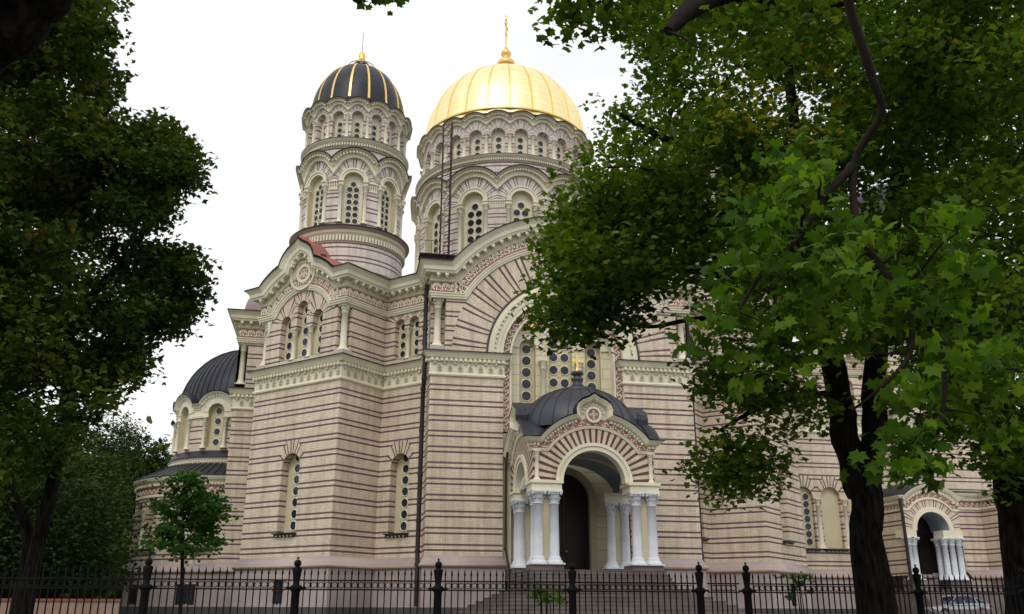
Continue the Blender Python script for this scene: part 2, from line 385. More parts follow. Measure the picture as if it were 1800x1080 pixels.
# local windows ------------------------------------------------------
def window_mesh(name, w_, h, depth, circles, rev='brick', zbase=0., ring=.055, sill=None, panel='cream_window', arched=True, opens=(), zo=1.9):
    """x right, z up from the opening's foot, +y inward. circles: (x,z,r)"""
    mb = MB(); r = w_/2; zs = h-r if arched else h
    prof = [(-r, 0)]+([(r*cos(pi-pi*i/12), zs+r*sin(pi-pi*i/12)) for i in range(13)] if arched else [(-r, h), (r, h)])+[(r, 0)]
    L = 0; us = [0]
    for a, b_ in zip(prof, prof[1:]): L += math.hypot(b_[0]-a[0], b_[1]-a[1]); us.append(L)
    def uvv(i):  # stripes follow the jambs and the soffit
        x, z = prof[i]
        return zbase+z if z <= zs+1e-6 else zbase+zs+(atan2(z-zs, x) if x >= 0 else pi-atan2(z-zs, x))*1.0
    full = list(prof)
    if -1 in opens: prof[0] = (-r, zo)
    if 1 in opens: prof[-1] = (r, zo)
    mb.grid([[(x, 0, z) for x, z in prof], [(x, depth, z) for x, z in prof]], rev, [[(0, uvv(i)) for i in range(len(prof))], [(depth, uvv(i)) for i in range(len(prof))]])
    prof = full
    mb.face([(-r, 0, 0), (r, 0, 0), (r, depth, .06), (-r, depth, .06)], 'grey_cap' if sill else rev, [(0, zbase)]*4)
    q = [(x, depth-.002, z) for x, z in prof]
    mb.face(q, panel)
    for cx, cz, cr in circles:
        n = 16
        rr = [[(cx+(cr+k*ring)*cos(2*pi*j/n), depth-dd, cz+(cr+k*ring)*sin(2*pi*j/n)) for j in range(n)] for k, dd in ((0, .012), (.25, .05), (.75, .05), (1, .004))]
        mb.grid(rr, 'cream', None, True, True)
        mb.face([(cx+cr*cos(2*pi*j/n), depth-.012, cz+cr*sin(2*pi*j/n)) for j in range(n)], 'glass')
    for i in range(len(circles)):                      # small pierced gaps between the rings
        cx, cz, cr = circles[i]
        for k in (-1, 1):
            x0 = cx+k*(cr+ring)*.86; z0 = cz+(cr+ring)*.98
            if abs(x0) < r-.09 and z0 < zs and cr < .4:
                mb.face([(x0-.035, depth-.006, z0-.03), (x0+.035, depth-.006, z0-.03), (x0, depth-.006, z0+.04)], 'glass')
    if sill:
        mb.box((0, -.1, -.05), (w_+.3, .3, .06), 'grey_cap'); mb.box((0, -.06, -.13), (w_+.16, .16, .1), 'granite')
        for k in range(5): mb.ball((-w_*.4+w_*.2*k, -.12, -.2), .06, 'cream_dark', 6, 4)
    return mb.mesh(name)
def col_circles(x, z0, z1, r, n): return [(x, z0+(z1-z0)*i/(n-1), r) for i in range(n)]
def column_mesh(name, h, r, mat='cream', cap=None, n=14, square=True):
    mb = MB(); cap = cap or r*2.0; bs = r*1.6
    pf = [(r*1.75, 0), (r*1.75, bs*.18), (r*1.6, bs*.3), (r*1.35, bs*.4), (r*1.4, bs*.55), (r*1.2, bs*.75), (r*1.0, bs)]
    pf += [(r*.99, h*.4), (r*.92, h-cap-.02), (r*1.12, h-cap), (r*1.12, h-cap+r*.16), (r*.92, h-cap+r*.2), (r*1.02, h-cap*.6), (r*1.2, h-cap*.35), (r*1.5, h-r*.35)]
    mb.lathe(pf, mat, n=n)
    if square: mb.box((0, 0, .0-r*.15), (r*3.7, r*3.7, r*.3), mat)
    mb.box((0, 0, h-r*.17), (r*3.1, r*3.1, r*.34), mat)
    for k in range(8):                                   # leaves of the capital
        a = 2*pi*k/8; e = Vector((cos(a), sin(a), 0)); tt = Vector((-sin(a), cos(a), 0))
        for z0, z1, rr, ww in ((h-cap*.9, h-cap*.5, 1.0, .32), (h-cap*.55, h-cap*.16, 1.15, .36)):
            b0 = e*(r*rr*.98); p0 = b0+Vector((0, 0, z0)); p1 = e*(r*(rr+.12))+Vector((0, 0, (z0+z1)/2)); p2 = e*(r*(rr+.5))+Vector((0, 0, z1)); p3 = e*(r*(rr+.42))+Vector((0, 0, z1-cap*.12))
            mb.grid([[p0-tt*r*ww, p0+tt*r*ww], [p1-tt*r*ww*1.1, p1+tt*r*ww*1.1], [p2-tt*r*ww*.7, p2+tt*r*ww*.7], [p3-tt*r*ww*.5, p3+tt*r*ww*.5]], mat)
            e = Vector((cos(a+pi/8), sin(a+pi/8), 0)); tt = Vector((-sin(a+pi/8), cos(a+pi/8), 0))
    for sx in (-1, 1):
        for sy in (-1, 1): mb.ball((sx*r*1.25, sy*r*1.25, h-r*.55), r*.34, mat, 6, 4)
    return mb.mesh(name)

# ================================================================= THE CATHEDRAL
R2 = sqrt(.5)
cath = empty('cathedral', (0, 0, 0), 'large striped brick cathedral with a gilded main dome, dark towers and a columned porch', 'cathedral')
def M4(x, y): return (x, y)
D_ = (7.8187, -3.599); S_ = (7.8187, -1.598); C_ = (10.2444, .828); V_ = (12.7899, -1.7174); E_ = (17.966, 3.4587)
C2 = (15.37, 5.96); S2 = (17.8, 8.38); D2 = (19.8, 8.38)
neg = lambda q: (-q[0], q[1])
ZP, ZM, ZU, ZA, ZT = 2.4, 12.49, 13.94, 17.15, 19.21
HW = 3.6      # half width of the great recess
PLAN = {}
# ---- entablature profiles
MID = [(0, 0), (.10, .02), (.13, .10), (.10, .16), (.05, .2), (.05, .8), (.12, .84), (.12, 1.02), (.22, 1.06), (.36, 1.3), (.44, 1.36), (.44, 1.44), (-.15, 1.60)]
MIDM = ['cream']*6+['cream', 'cream_dark', 'cream', 'cream']+['grey_cap', 'grey_cap']
ARCH = [(0, 0), (.10, 0), (.12, .1), (.16, .12), (.17, .24), (.22, .26), (.22, .32), (.06, .36)]
FRZ = [(.06, .36), (.06, .98)]
CORB = [(.06, .98), (.14, 1.02), (.16, 1.10), (.16, 1.12)]
UPC = [(0, -.02), (.14, .0), (.20, .04), (.20, .42), (.52, .44), (.56, .54), (.62, .58), (.66, .8), (.80, .98), (.86, 1.02), (.86, 1.05), (.91, 1.05), (.91, 1.12), (-.2, 1.2)]
UPCM = ['cream']*2+['cream_dark']+['cream']*7+['grey_cap']*3  # shade of the recessed corbel zone is put into the colour
def mid_band(poly_list, name, parent):
    """mid entablature along an open plan polyline (bottom at ZM)"""
    mb = MB()
    pts = [Vector((x, y, ZM)) for x, y in poly_list]
    nr = [Vector(((b[1]-a[1]), -(b[0]-a[0]), 0)).normalized() for a, b in zip(poly_list, poly_list[1:])]
    sweep(mb, pts, nr, MID, MIDM)
    for P, n, d, u in along(pts, nr, .27, margin=-.08): mb.box(P+n*.20+u*.93, (.15, .18, .16), 'cream', (d, n, u))
    for fr in along(pts, nr, .62, margin=.05): motif_pendant(mb, (fr[0]+fr[1]*.05+fr[3]*.5-fr[2]*.12, fr[1], fr[2], fr[3]), .58)
    return mb.build(name, parent)
def upper_band(runs, name, parent, cornice_runs=None):
    """runs: list of (pts,normals) for architrave bottom"""
    mb = MB(); fz = MB()
    for pts, nr in runs:
        sweep(mb, pts, nr, ARCH, 'cream'); sweep(fz, pts, nr, FRZ, 'red_ground', caps=False); sweep(mb, pts, nr, CORB, 'cream')
        for fr in along(pts, nr, .50, margin=-.06):
            motif_scroll(fz, (fr[0]+fr[1]*.062+fr[3]*.67, fr[1], fr[2], fr[3]), .5)
        if cornice_runs is None:
            sweep(mb, pts, nr, [(a, b+1.0) for a, b in UPC], UPCM)
            for P, n, d, u in along(pts, nr, .62, margin=-.2):
                mb.box(P+n*.36+u*1.36, (.2, .3, .14), 'cream', (d, n, u)); mb.ball(P+n*.40+u*1.26, .085, 'cream', 7, 4)
    if cornice_runs:
        for pts, nr, prof in cornice_runs:
            sweep(mb, pts, nr, prof, UPCM)
            for P, n, d, u in along(pts, nr, .62, margin=.0):
                mb.box(P+n*.36+u*(prof[0][1]+.38), (.2, .3, .14), 'cream', (d, n, u)); mb.ball(P+n*.40+u*(prof[0][1]+.28), .085, 'cream', 7, 4)
    o = mb.build(name, parent); fz.build('frieze', parent); return o
def torus_band(plan, parent, name='plinth'):
    mb = MB()
    nr = [Vector(((b[1]-a[1]), -(b[0]-a[0]), 0)).normalized() for a, b in zip(plan, plan[1:])]
    sweep(mb, [Vector((x, y, 0)) for x, y in plan], nr, [(.17, -1.6), (.17, 0), (.12, .02), (.12, 2.02)], ['granite', 'granite', 'plinth'])
    sweep(mb, [Vector((x, y, 0)) for x, y in plan], nr, [(.12, 2.02), (.2, 2.04), (.26, 2.1), (.27, 2.17), (.24, 2.25), (.17, 2.29)], 'torus', smooth=True)
    sweep(mb, [Vector((x, y, 0)) for x, y in plan], nr, [(.17, 2.29), (.15, 2.36), (.08, 2.46), (.03, 2.56), (.0, 2.66)], 'plinth', smooth=True)
    return mb
# ---- stripes: radial UV around an arch
def radial_uv(c, zs, K, Rlim=99):
    def f(s, z):
        if z <= zs: return (s, z)
        r = math.hypot(s-c, z-zs); a = atan2(z-zs, s-c); a = min(a, pi-a)
        return (r, zs+a*K)
    return f
def keystones(mb, F, c, zs, r):
    """three outlined voussoirs above a narrow window, let 4 mm proud of the brick"""
    def strip(pl, w_=.075):
        for (a, b_), (c_, d_) in zip(pl, pl[1:]):
            L = math.hypot(c_-a, d_-b_); ux, uz = (c_-a)/L, (d_-b_)/L; nx, nz_ = -uz*w_/2, ux*w_/2
            q = [(a+nx, b_+nz_), (c_+nx, d_+nz_), (c_-nx, d_-nz_), (a-nx, b_-nz_)]
            mb.face([F(s, z, .006) for s, z in q], 'brick', [(0, ROW0+.045)]*4)
    mb.grid([[F(c+q_*a_*cos(t_), zs+q_*b_*sin(t_), .003) for t_ in [radians(28+124*i/12) for i in range(13)]] for q_, a_, b_ in ((1, r, r), (1, 1.02, 1.52))], 'brick_plain',
            [[(c+a_*cos(t_), zs+b_*sin(t_)) for t_ in [radians(28+124*i/12) for i in range(13)]] for a_, b_ in ((r, r), (1.02, 1.52))])
    n0 = math.floor((zs+r+.78-ROW0)/PERIOD); hi = ROW0+PERIOD*(n0+.388) if ROW0+PERIOD*(n0+.388) < zs+r+1.0 else ROW0+PERIOD*(n0+.062)
    lv = sorted([ROW0+PERIOD*(m+f) for m in range(n0-3, n0+2) for f in (.062, .388) if ROW0+PERIOD*(m+f) < zs+r+.95], reverse=True)[:3]
    strip([(c-.08, zs+r+.02), (c-.15, lv[0])]); strip([(c+.15, lv[0]), (c+.08, zs+r+.02)]); strip([(c-.18, lv[0]), (c+.18, lv[0])])
    for k in (-1, 1):
        strip([(c+k*.26, zs+r*.93), (c+k*.55, lv[0]), (c+k*.95, lv[0])]); strip([(c+k*.42, zs+r*.83), (c+k*.74, lv[1]), (c+k*1.05, lv[1])]); strip([(c+k*.62, zs+r*.5), (c+k*1.02, lv[2]), (c+k*1.1, lv[2])])
# ---- 1. corner blocks with towers
def block(side):
    T = (lambda q: q) if side > 0 else neg
    par = MB()
    seg = lambda a, b: FP(T(a), T(b)) if side > 0 else FP(T(b), T(a))     # keep left-to-right seen from outside
    # faces: S->C , C->V, V->E, E->C2, C2->S2
    L1 = sqrt(2)*3.6
    faces = [(S_, C_), (C_, V_), (V_, E_), (E_, C2), (C2, S2)]
    NO = .62          # corner notch of the upper storey
    blk = None
    wins = []         # (name, mesh, matrix)
    for k, (a, b_) in enumerate(faces):
        F = seg(a, b_); L = F.L; ops = []; ups = []; uvf = None
        if k in (0, 4):
            c = L/2+.1*side if k == 0 else L/2
            ops = [(c, 1.42, 4.02, 7.85)]; ups = [(L/2-.56, .74, 14.3, 16.5), (L/2+.56, .74, 14.3, 16.5)]
        if k == 2:
            c = 3.6 if side > 0 else L-3.6
            ops = [(c, 1.5, 4.02, 7.8)]; ups = [(L/2-1.38, .84, 14.3, 16.75), (L/2, .84, 14.3, 17.55), (L/2+1.38, .84, 14.3, 16.75)]
        gaps = [((p_[0]+q_[0])/2, q_[0]-p_[0]-(p_[1]+q_[1])/2, 14.3, 16.25, 1) for p_, q_ in zip(ups, ups[1:])]
        dpt = .42 if k == 2 else .36
        for gc, gw, _, gt, _f in gaps:
            par.face([F(gc-gw/2, gt), F(gc+gw/2, gt), F(gc+gw/2, gt, -dpt), F(gc-gw/2, gt, -dpt)], 'cream', [(0, ROW0+.5)]*4)
            par.face([F(gc-gw/2, 14.3, -dpt), F(gc+gw/2, 14.3, -dpt), F(gc+gw/2, gt, -dpt), F(gc-gw/2, gt, -dpt)], 'cream_window')
            par.face([F(gc-gw/2, 14.3), F(gc+gw/2, 14.3), F(gc+gw/2, 14.3, -dpt), F(gc-gw/2, 14.3, -dpt)], 'grey_cap')
        wall(par, F, 0, L, ZP, ZM+.1, ops, ds=1.2)
        for q in ops:
            keystones(par, F, q[0], q[3], q[1]/2); wins.append(('window', 'low', F, q))
        if k in (0, 2, 4):                      # basement windows (blind panel on the short faces)
            wins.append(('basement_window', 'bas' if k == 2 else 'blind', F, (c-.1, .9, .12, 1.05)))
        # upper storey
        n0 = NO if k in (2, ) or (k == 1 and side < 0) or (k == 3 and side > 0) else 0
        n1 = NO if k in (2, ) or (k == 1 and side > 0) or (k == 3 and side < 0) else 0
        n0, n1 = (NO if k == 2 else (0 if k in (0, 4) else (NO if (k == 1) == (side < 0) else 0))), (NO if k == 2 else (0 if k in (0, 4) else (NO if (k == 1) == (side > 0) else 0)))
        ztop = ZA+.05
        if k == 2:
            R_ = 2.66; cz = 15.94
            def ztf(s, L=L): return max(ZA+.05, cz+sqrt(max(0, R_*R_-(s-L/2)**2))+.05)
            def uvf(s, z, L=L, ups=ups):
                best = min(ups, key=lambda q: abs(s-q[0])); r = math.hypot(s-best[0], z-best[3]); lim = {16.75: 16.75, 17.55: 17.55}[best[3]]
                if z <= lim: return (s, z)
                aa = atan2(z-lim, s-best[0]); return (r, lim+min(aa, pi-aa)*1.15)
            wall(par, F, n0, L-n1, ZU+.02, ztf, ups+gaps, ds=.2, dz=.2, uvf=uvf)
        elif ups:
            def uvf(s, z, ups=ups):
                best = min(ups, key=lambda q: abs(s-q[0])); lim = 16.5
                if z <= lim: return (s, z)
                aa = atan2(z-lim, s-best[0]); return (abs(s-best[0]), lim+min(aa, pi-aa)*1.1)
            wall(par, F, n0, L-n1, ZU+.02, 17.5, ups+gaps, ds=.2, dz=.2, uvf=uvf)
        else: wall(par, F, n0, L-n1, ZU+.02, ztop, (), ds=1.5)
        for q in ups: wins.append(('window', 'up' if k != 2 else 'up3', F, q))
        # notch returns
        for s_, on in ((0, n0), (L, n1)):
            if on:
                sx = s_+(NO if s_ == 0 else -NO)
                par.face([F(sx, ZU, 0), F(sx, ZU, -NO), F(sx, ZA+.05, -NO), F(sx, ZA+.05, 0)], 'brick', [(0, ZU), (NO, ZU), (NO, ZA), (0, ZA)])
        # frieze zone backing
        if k != 2: wall(par, F, 0, L, ZA+.02, ZT, (), mat='cream', ds=2, o=-.004 if not ups else -.004)
        # plinth under handled by sweep
        blk_last = F
    # roof lid
    zr = ZT+.07
    lid = [S_, C_, V_, E_, C2, S2]
    pts = [Vector((T(q)[0], T(q)[1], zr)) for q in lid]
    par.face(pts+[Vector((T((7.8, 16))[0], 16, zr+1.0))], 'brown_metal')
    b = par.build('side_block_wall', cath)
    plan = [S_, C_, V_, E_, C2, S2]; plan = [T(q) for q in plan]
    if side < 0: plan = plan[::-1]
    pl = torus_band(plan, b).build('plinth', b)
    mid_band(plan, 'mid_cornice', b)
    # gabled entablature of the outer face
    pl2 = [T(q) for q in (S_, C_, V_)]; pr2 = [T(q) for q in (E_, C2, S2)]
    if side < 0: pl2, pr2 = [T(q) for q in (S2, C2, E_)], [T(q) for q in (V_, C_, S_)]
    FA = FP(pl2[-1], pr2[0]); L = FA.L
    a0 = degrees(math.asin((ZA-15.94)/2.64))
    path_sz = [(0, ZA)]+arc(L/2, 15.94, 2.64, 180-a0, a0, 22)+[(L, ZA)]
    P = [Vector((x, y, ZA)) for x, y in pl2[:-1]]+[FA(s, z) for s, z in path_sz]+[Vector((x, y, ZA)) for x, y in pr2[1:]]
    def nn(a, c_): return Vector((c_.y-a.y, -(c_.x-a.x), 0)).normalized()
    N = [nn(P[i], P[i+1]) for i in range(len(P)-1)]
    for i in range(len(pl2)-1, len(pl2)-1+len(path_sz)-1): N[i] = FA.nor(0)
    # cornice top path: flat, arc, ogee crest, arc, flat   (profile hangs below the roof edge)
    R_ = 4.57; hc = 1.56; ak = degrees(math.acos(hc/R_)); a1 = degrees(math.asin((ZT-15.94)/R_))
    crest = [(-hc, 20.23), (-1.42, 20.62), (-1.22, 20.95), (-.92, 21.22), (-.55, 21.42), (-.22, 21.62), (0, 21.85)]
    top = [(0, ZT)]+arc(L/2, 15.94, R_, 180-a1, 180-ak, 8)+[(L/2+a, z) for a, z in crest[1:]]+[(L/2-a, z) for a, z in crest[-2:0:-1]]+arc(L/2, 15.94, R_, ak, a1, 8)+[(L, ZT)]
    Q = [Vector((x, y, ZT)) for x, y in pl2[:-1]]+[FA(s, z) for s, z in top]+[Vector((x, y, ZT)) for x, y in pr2[1:]]
    N2 = [nn(Q[i], Q[i+1]) for i in range(len(Q)-1)]
    for i in range(len(pl2)-1, len(pl2)-1+len(top)-1): N2[i] = FA.nor(0)
    pc = [(x, y-1.08) for x, y in UPC]
    upper_band([(P, N)], 'upper_cornice', b, [(Q, N2, pc)])
    # tympanum behind the crest with the red rondel
    tm = MB()
    wall(tm, FA, L/2-3.3, L/2+3.3, lambda s: 15.94+sqrt(max(0, 2.9**2-(s-L/2)**2)) if abs(s-L/2) < 2.9 else ZA, lambda s: max(ZT-.6, np.interp(s, [q[0] for q in top], [q[1] for q in top])-.85), mat='cream', ds=.2, o=.03)
    rc = (L/2, 19.72)
    for r0, r1, o_, mt in ((.0, .42, .12, 'red_ground'), (.42, .62, .16, 'cream'), (1.0, 1.12, .25, 'cream')):
        rows = [[FA(rc[0]+r*cos(2*pi*j/28), rc[1]+r*sin(2*pi*j/28), oo) for j in range(28)] for r, oo in ((r0, o_-.1), (r0, o_), (r1, o_), (r1, 0))]
        tm.grid(rows, mt, None, False, True)
    for j in range(28): pass
    tm.face([FA(rc[0]+.42*cos(2*pi*j/28), rc[1]+.42*sin(2*pi*j/28), .1) for j in range(28)], 'red_ground')
    fr = (FA(rc[0], rc[1], .1), FA.nor(0), FA.dir(0), Vector((0, 0, 1)))
    for a in range(0, 360, 90): ribbon(tm, fr, circ(.2*cos(radians(a+45)), .2*sin(radians(a+45)), .13, 0, 360, 8), .05, .04, 'cream')
    for j in range(11):
        a = radians(8+164*j/10); tm.ball(FA(rc[0]+.84*cos(a), rc[1]+.84*sin(a), .12), .085, 'cream', 7, 4)
    tm.build('gable_panel', b)
    # little vaulted roofs running from the gables to the drum
    rf = MB()
    inn = -FA.nor(0)
    for o_ in (0,):
        rows = [[FA(s, z+.16+.16*min(1, dd), .86)+inn*dd for s, z in top if abs(s-L/2) < 3.25] for dd in (0, .5, 1.2, 2.9)]
        rf.grid(rows, 'red_roof', None, True)
    rf.build('gable_roof', b)
    # corner columns of the upper storey
    cm = CM['big']
    for cpt, inward in ((V_, 0), (E_, 0)):
        x, y = T(cpt); cx = x; 
        inv = Vector((0, 1, 0)) if cpt == V_ else Vector((-1*side, 0, 0))
        pos = Vector((x, y, 0))+inv*(.31*sqrt(2))
        link('column', cm, b, Matrix.Translation((pos.x, pos.y, 14.32))@Matrix.Rotation(pi/4, 4, 'Z'))
        pd = MB(); d1 = Vector((R2, R2, 0)); d2 = Vector((-R2, R2, 0))
        pd.grid([[(pos+d1*a*w_+d2*b2*w_+Vector((0, 0, z))) for a, b2 in ((-1, -1), (1, -1), (1, 1), (-1, 1))] for w_, z in ((.42, 13.9), (.42, 14.1), (.33, 14.3))], 'plinth', None, False, True)
        pd.build('column_base', b)
    # windows
    for nm, kind, F, q in wins:
        c, w_, zb, zs = q; h = zs+w_/2-zb
        off = c-F.L/2; op_ = () if kind not in ('up', 'up3') else ((-1, 1) if abs(off) < .1 else ((1,) if off < 0 else (-1,)))
        key = (kind, round(w_, 2), round(h, 2), op_)
        if key not in WM:
            if kind == 'low': WM[key] = window_mesh('window', w_, h, .55, col_circles(.0, .42, .42+.655*6, .235, 7), 'brick', zb, sill=1, ring=.075)
            elif kind == 'up': WM[key] = window_mesh('window', w_, h, .36, col_circles(0, .4, h-.45, .2, 4), 'brick', zb, opens=op_, zo=1.95)
            elif kind == 'up3': WM[key] = window_mesh('window', w_, h, .42, col_circles(0, .4, h-.5, .23, 4 if h < 3.2 else 5), 'brick', zb, opens=op_, zo=1.95)
            elif kind == 'bas': WM[key] = basement_mesh(w_, h, True)
            else: WM[key] = basement_mesh(w_, h, False)
        o_ = .125 if kind in ('bas', 'blind') else 0
        link(nm, WM[key], b, frame(F, c, zb, o_))
    # slender columns between the upper windows
    for F, q in [(F, q) for nm, kind, F, q in wins if kind == 'up3']:
        pass
    for kind, offs in (('up3', (-.69, .69)), ('up', (0,))):
        seen = set()
        for nm, kd, F, q in wins:
            if kd == kind and id(F) not in seen:
                seen.add(id(F))
                for of in offs: link('column', CM['small'], b, frame(F, F.L/2+of, 14.3, -.17))
    return b
def basement_mesh(w_, h, glazed):
    mb = MB(); r = w_/2
    mb.box((0, .06, h/2), (w_+.16, .06, h+.1), 'plinth')
    mb.box((0, .0, h+.02), (w_+.3, .1, .12), 'torus')
    if glazed:
        mb.box((0, .03, h/2), (w_, .04, h), 'rust_steel'); mb.box((0, .0, h/2), (w_-.16, .03, h-.16), 'glass')
        for k in range(5): mb.box((-r+.12+(w_-.24)*k/4, -.03, h/2), (.025, .025, h-.1), 'iron')
        mb.box((0, -.02, h*.55), (w_, .03, .05), 'rust_steel'); mb.box((0, -.02, h/2), (.07, .03, h), 'rust_steel')
    else:
        mb.box((0, .02, h/2), (w_, .05, h), 'plinth')
    return mb.mesh('basement_window')
WM = {}
CM = {'big': column_mesh('column', 2.83, .20, 'cream', .55), 'small': column_mesh('column', 1.95, .125, 'cream', .42)}
blkL = block(-1); blkR = block(1)

# ---- 2. front arm (faces the camera)
fa = MB(); FD = FP((-D_[0], D_[1]), D_); cD = D_[0]   # s = x + cD
Y0 = D_[1]
for sgn in (-1, 1):
    a, b_ = (0, cD-HW) if sgn < 0 else (cD+HW, 2*cD)
    wall(fa, FD, a, b_, ZP, ZM+.1, ds=1.3)
    # return of the pier into the recess
    x = sgn*HW
    fa.face([(x, Y0, -.5), (x, Y0+.32, -.5), (x, Y0+.32, ZM), (x, Y0, ZM)], 'cream', [(0, 0)]*4)
# upper storey around the great arch
ZC = 13.95; RI, RO = 4.62, 6.66
nt_ = .78
def dtop(s):
    x = abs(s-cD); return max(ZA+.05, ZC+sqrt(max(0, (RO+.05)**2-x*x)))
wall(fa, FD, nt_, 2*cD-nt_, ZU+.02, dtop, [(cD, 2*RI, ZU+.02, ZC)], ds=.35)
for sx in (nt_, 2*cD-nt_):
    fa.face([FD(sx, ZU), FD(sx, ZU, -nt_), FD(sx, ZA+.05, -nt_), FD(sx, ZA+.05)], 'brick', [(0, ZU), (nt_, ZU), (nt_, ZA), (0, ZA)])
for sgn in (-1, 1):
    Fs = FP((-D_[0], S_[1]), (-D_[0], D_[1])) if sgn < 0 else FP(D_, S_)
    wall(fa, Fs, 0, Fs.L, ZP, ZM+.1, ds=2)
    wall(fa, Fs, 0 if sgn < 0 else nt_, Fs.L-nt_ if sgn < 0 else Fs.L, ZU, ZA+.05, ds=2)
    wall(fa, Fs, 0, Fs.L, ZA, ZT, mat='cream', ds=2)
for sgn in (-1, 1):
    fa.face([(sgn*7.8187, Y0+nt_, ZU), (sgn*(7.8187-nt_), Y0+nt_, ZU), (sgn*(7.8187-nt_), Y0+nt_, ZA+.05), (sgn*7.8187, Y0+nt_, ZA+.05)], 'brick', [(0, ZU), (nt_, ZU), (nt_, ZA), (0, ZA)])
# radial voussoir ring with fanned stripes
NR = 72
for i in range(NR):
    a, b_ = pi*i/NR, pi*(i+1)/NR
    va, vb = [ZC+.03+min(q, pi-q)*5.05 for q in (a, b_)]
    q = [(RI, a), (RO-.02, a), (RO-.02, b_), (RI, b_)]
    fa.face([FD(cD+r*cos(t_), ZC+r*sin(t_), .012) for r, t_ in q], 'brick', [(r, v) for (r, _), v in zip(q, (va, va, vb, vb))])
facade = fa.build('facade_wall', cath)
# frieze, architrave, cornice over the arch
a0 = degrees(math.asin((ZA-ZC)/RO))
sz = [(0, ZA)]+arc(cD, ZC, RO, 180-a0, a0, 40)+[(2*cD, ZA)]
dl = Vector((-D_[0], S_[1], ZA)); dr = Vector((D_[0], S_[1], ZA))
pts, nr = fpath(FD, sz); pts = [dl]+pts+[dr]; nr = [Vector((-1, 0, 0))]+nr+[Vector((1, 0, 0))]
R9 = 8.62; a9 = degrees(math.asin((ZT-ZC)/R9))
Q9, n9 = fpath(FD, [(0, ZT)]+arc(cD, ZC, R9, 180-a9, a9, 36)+[(2*cD, ZT)])
Q9 = [Vector((-D_[0], S_[1], ZT))]+Q9+[Vector((D_[0], S_[1], ZT))]; n9 = [Vector((-1, 0, 0))]+n9+[Vector((1, 0, 0))]
upper_band([(pts, nr)], 'upper_cornice', facade, [(Q9, n9, [(x, y-1.08) for x, y in UPC])])
gp = MB(); wall(gp, FD, 0.02, 2*cD-.02, lambda s: max(ZA+.9, ZC+sqrt(max(0, 7.5**2-(s-cD)**2))), lambda s: max(ZT-.5, ZC+sqrt(max(0, 8.2**2-(s-cD)**2))), mat='cream', ds=.3, o=.05); gp.build('gable_panel', facade)
# entablatures of the piers at mid height
for sgn in (-1, 1):
    pl = [(-D_[0], S_[1]), (-D_[0], D_[1]), (-HW, D_[1]), (-HW, D_[1]+.5)]
    if sgn > 0: pl = [neg(q) for q in pl][::-1]
    mid_band(pl, 'mid_cornice', facade)
    torus_band(pl, facade).build('plinth', facade)
    x = sgn*(D_[0]-.36)
    link('column', CM['big'], facade, Matrix.Translation((x, Y0+.36, 14.32)))
    pd = MB(); pd.grid([[(x+a*w_, Y0+.36+b2*w_, z) for a, b2 in ((-1, -1), (1, -1), (1, 1), (-1, 1))] for w_, z in ((.42, 13.9), (.42, 14.1), (.33, 14.3))], 'plinth', None, False, True)
    pd.build('column_base', facade)
# archivolt: dark line, cream ring with dentils, red scroll ring, inner rim
av = MB()
def ring(mb, r0, r1, o0, o1, mat, n=56, z=ZC, legs=None, y_in=None):
    p = arc(cD, z, (r0+r1)/2, 180, 0, n)
    if legs is not None: p = [(cD-(r0+r1)/2, legs)]+p+[(cD+(r0+r1)/2, legs)]
    P, N = fpath(FD, p); h = (r1-r0)/2
    sweep(mb, P, N, [(o0, -h), (o1, -h), (o1, h), (o0, h)], mat)
    return P, N
ring(av, RI-.1, RI+.02, -.1, .07, 'granite')
ring(av, 3.85, RI-.11, -.2, .05, 'cream')
P, N = fpath(FD, arc(cD, ZC, 4.28, 180, 0, 56))
for p_, n, d, u in along(P, N, .30): av.box(p_+n*.10-u*.12, (.14, .14, .12), 'cream', (d, n, u))
ring(av, 4.2, 4.32, .05, .17, 'cream')
ring(av, 3.62, 3.85, -.35, .0, 'cream')
av.build('archivolt', facade)
rs = MB()
yb = -.32
P, N = ring(rs, 3.2, 3.62, yb-.3, yb, 'red_ground', legs=9.5)
for fr in along(P, N, .44): motif_wave(rs, (fr[0]+fr[1]*(yb), fr[1], fr[2], fr[3]), .42)
ring(rs, 3.08, 3.2, -1.0, yb+.05, 'cream', legs=1.6)
for sgn in (-1, 1): rs.box((sgn*3.41, Y0+.33, 5.4), (.42, .04, 8.0), 'cream_dark')
rs.build('scroll_band', facade)
# back wall of the recess with its three lights
FB = FP((-3.1, Y0+.95), (3.1, Y0+.95)); bw = MB()
tri = [(3.1-2.0, .98, 9.2, 14.7), (3.1, 1.42, 9.2, 15.3), (3.1+2.0, .98, 9.2, 14.7)]
wall(bw, FB, 0, 6.2, 1.6, lambda s: ZC+sqrt(max(0, 3.2**2-(s-3.1)**2)), tri+[(3.1, 2.9, 1.7, 6.1)], mat='ashlar', ds=.25)
# hoods
for c, w_, zb, zs in tri:
    for r0, r1, o_, mt in (((w_/2+.02), w_/2+.42, .10, 'cream'),):
        p, n = fpath(FB, arc(c, zs, (r0+r1)/2, 180, 0, 18)); h = (r1-r0)/2
        sweep(bw, p, n, [(0, -h), (o_, -h), (o_, h), (0, h)], mt)
        p, n = fpath(FB, arc(c, zs, r1+.04, 180, 0, 18)); sweep(bw, p, n, [(0, -.04), (o_+.08, -.04), (o_+.08, .04), (0, .04)], 'cream')
back = bw.build('recess_wall', facade)
for i, (c, w_, zb, zs) in enumerate(tri):
    h = zs+w_/2-zb
    cs = col_circles(0, .5, h-.5, .27, 8) if i != 1 else col_circles(-.34, .4, h-.95, .25, 8)+col_circles(.34, .4, h-.95, .25, 8)+[(0, h-.45, .22)]
    link('window', window_mesh('window', w_, h, .35, cs, 'cream_dark', zb, ring=.07), facade, frame(FB, c, zb))
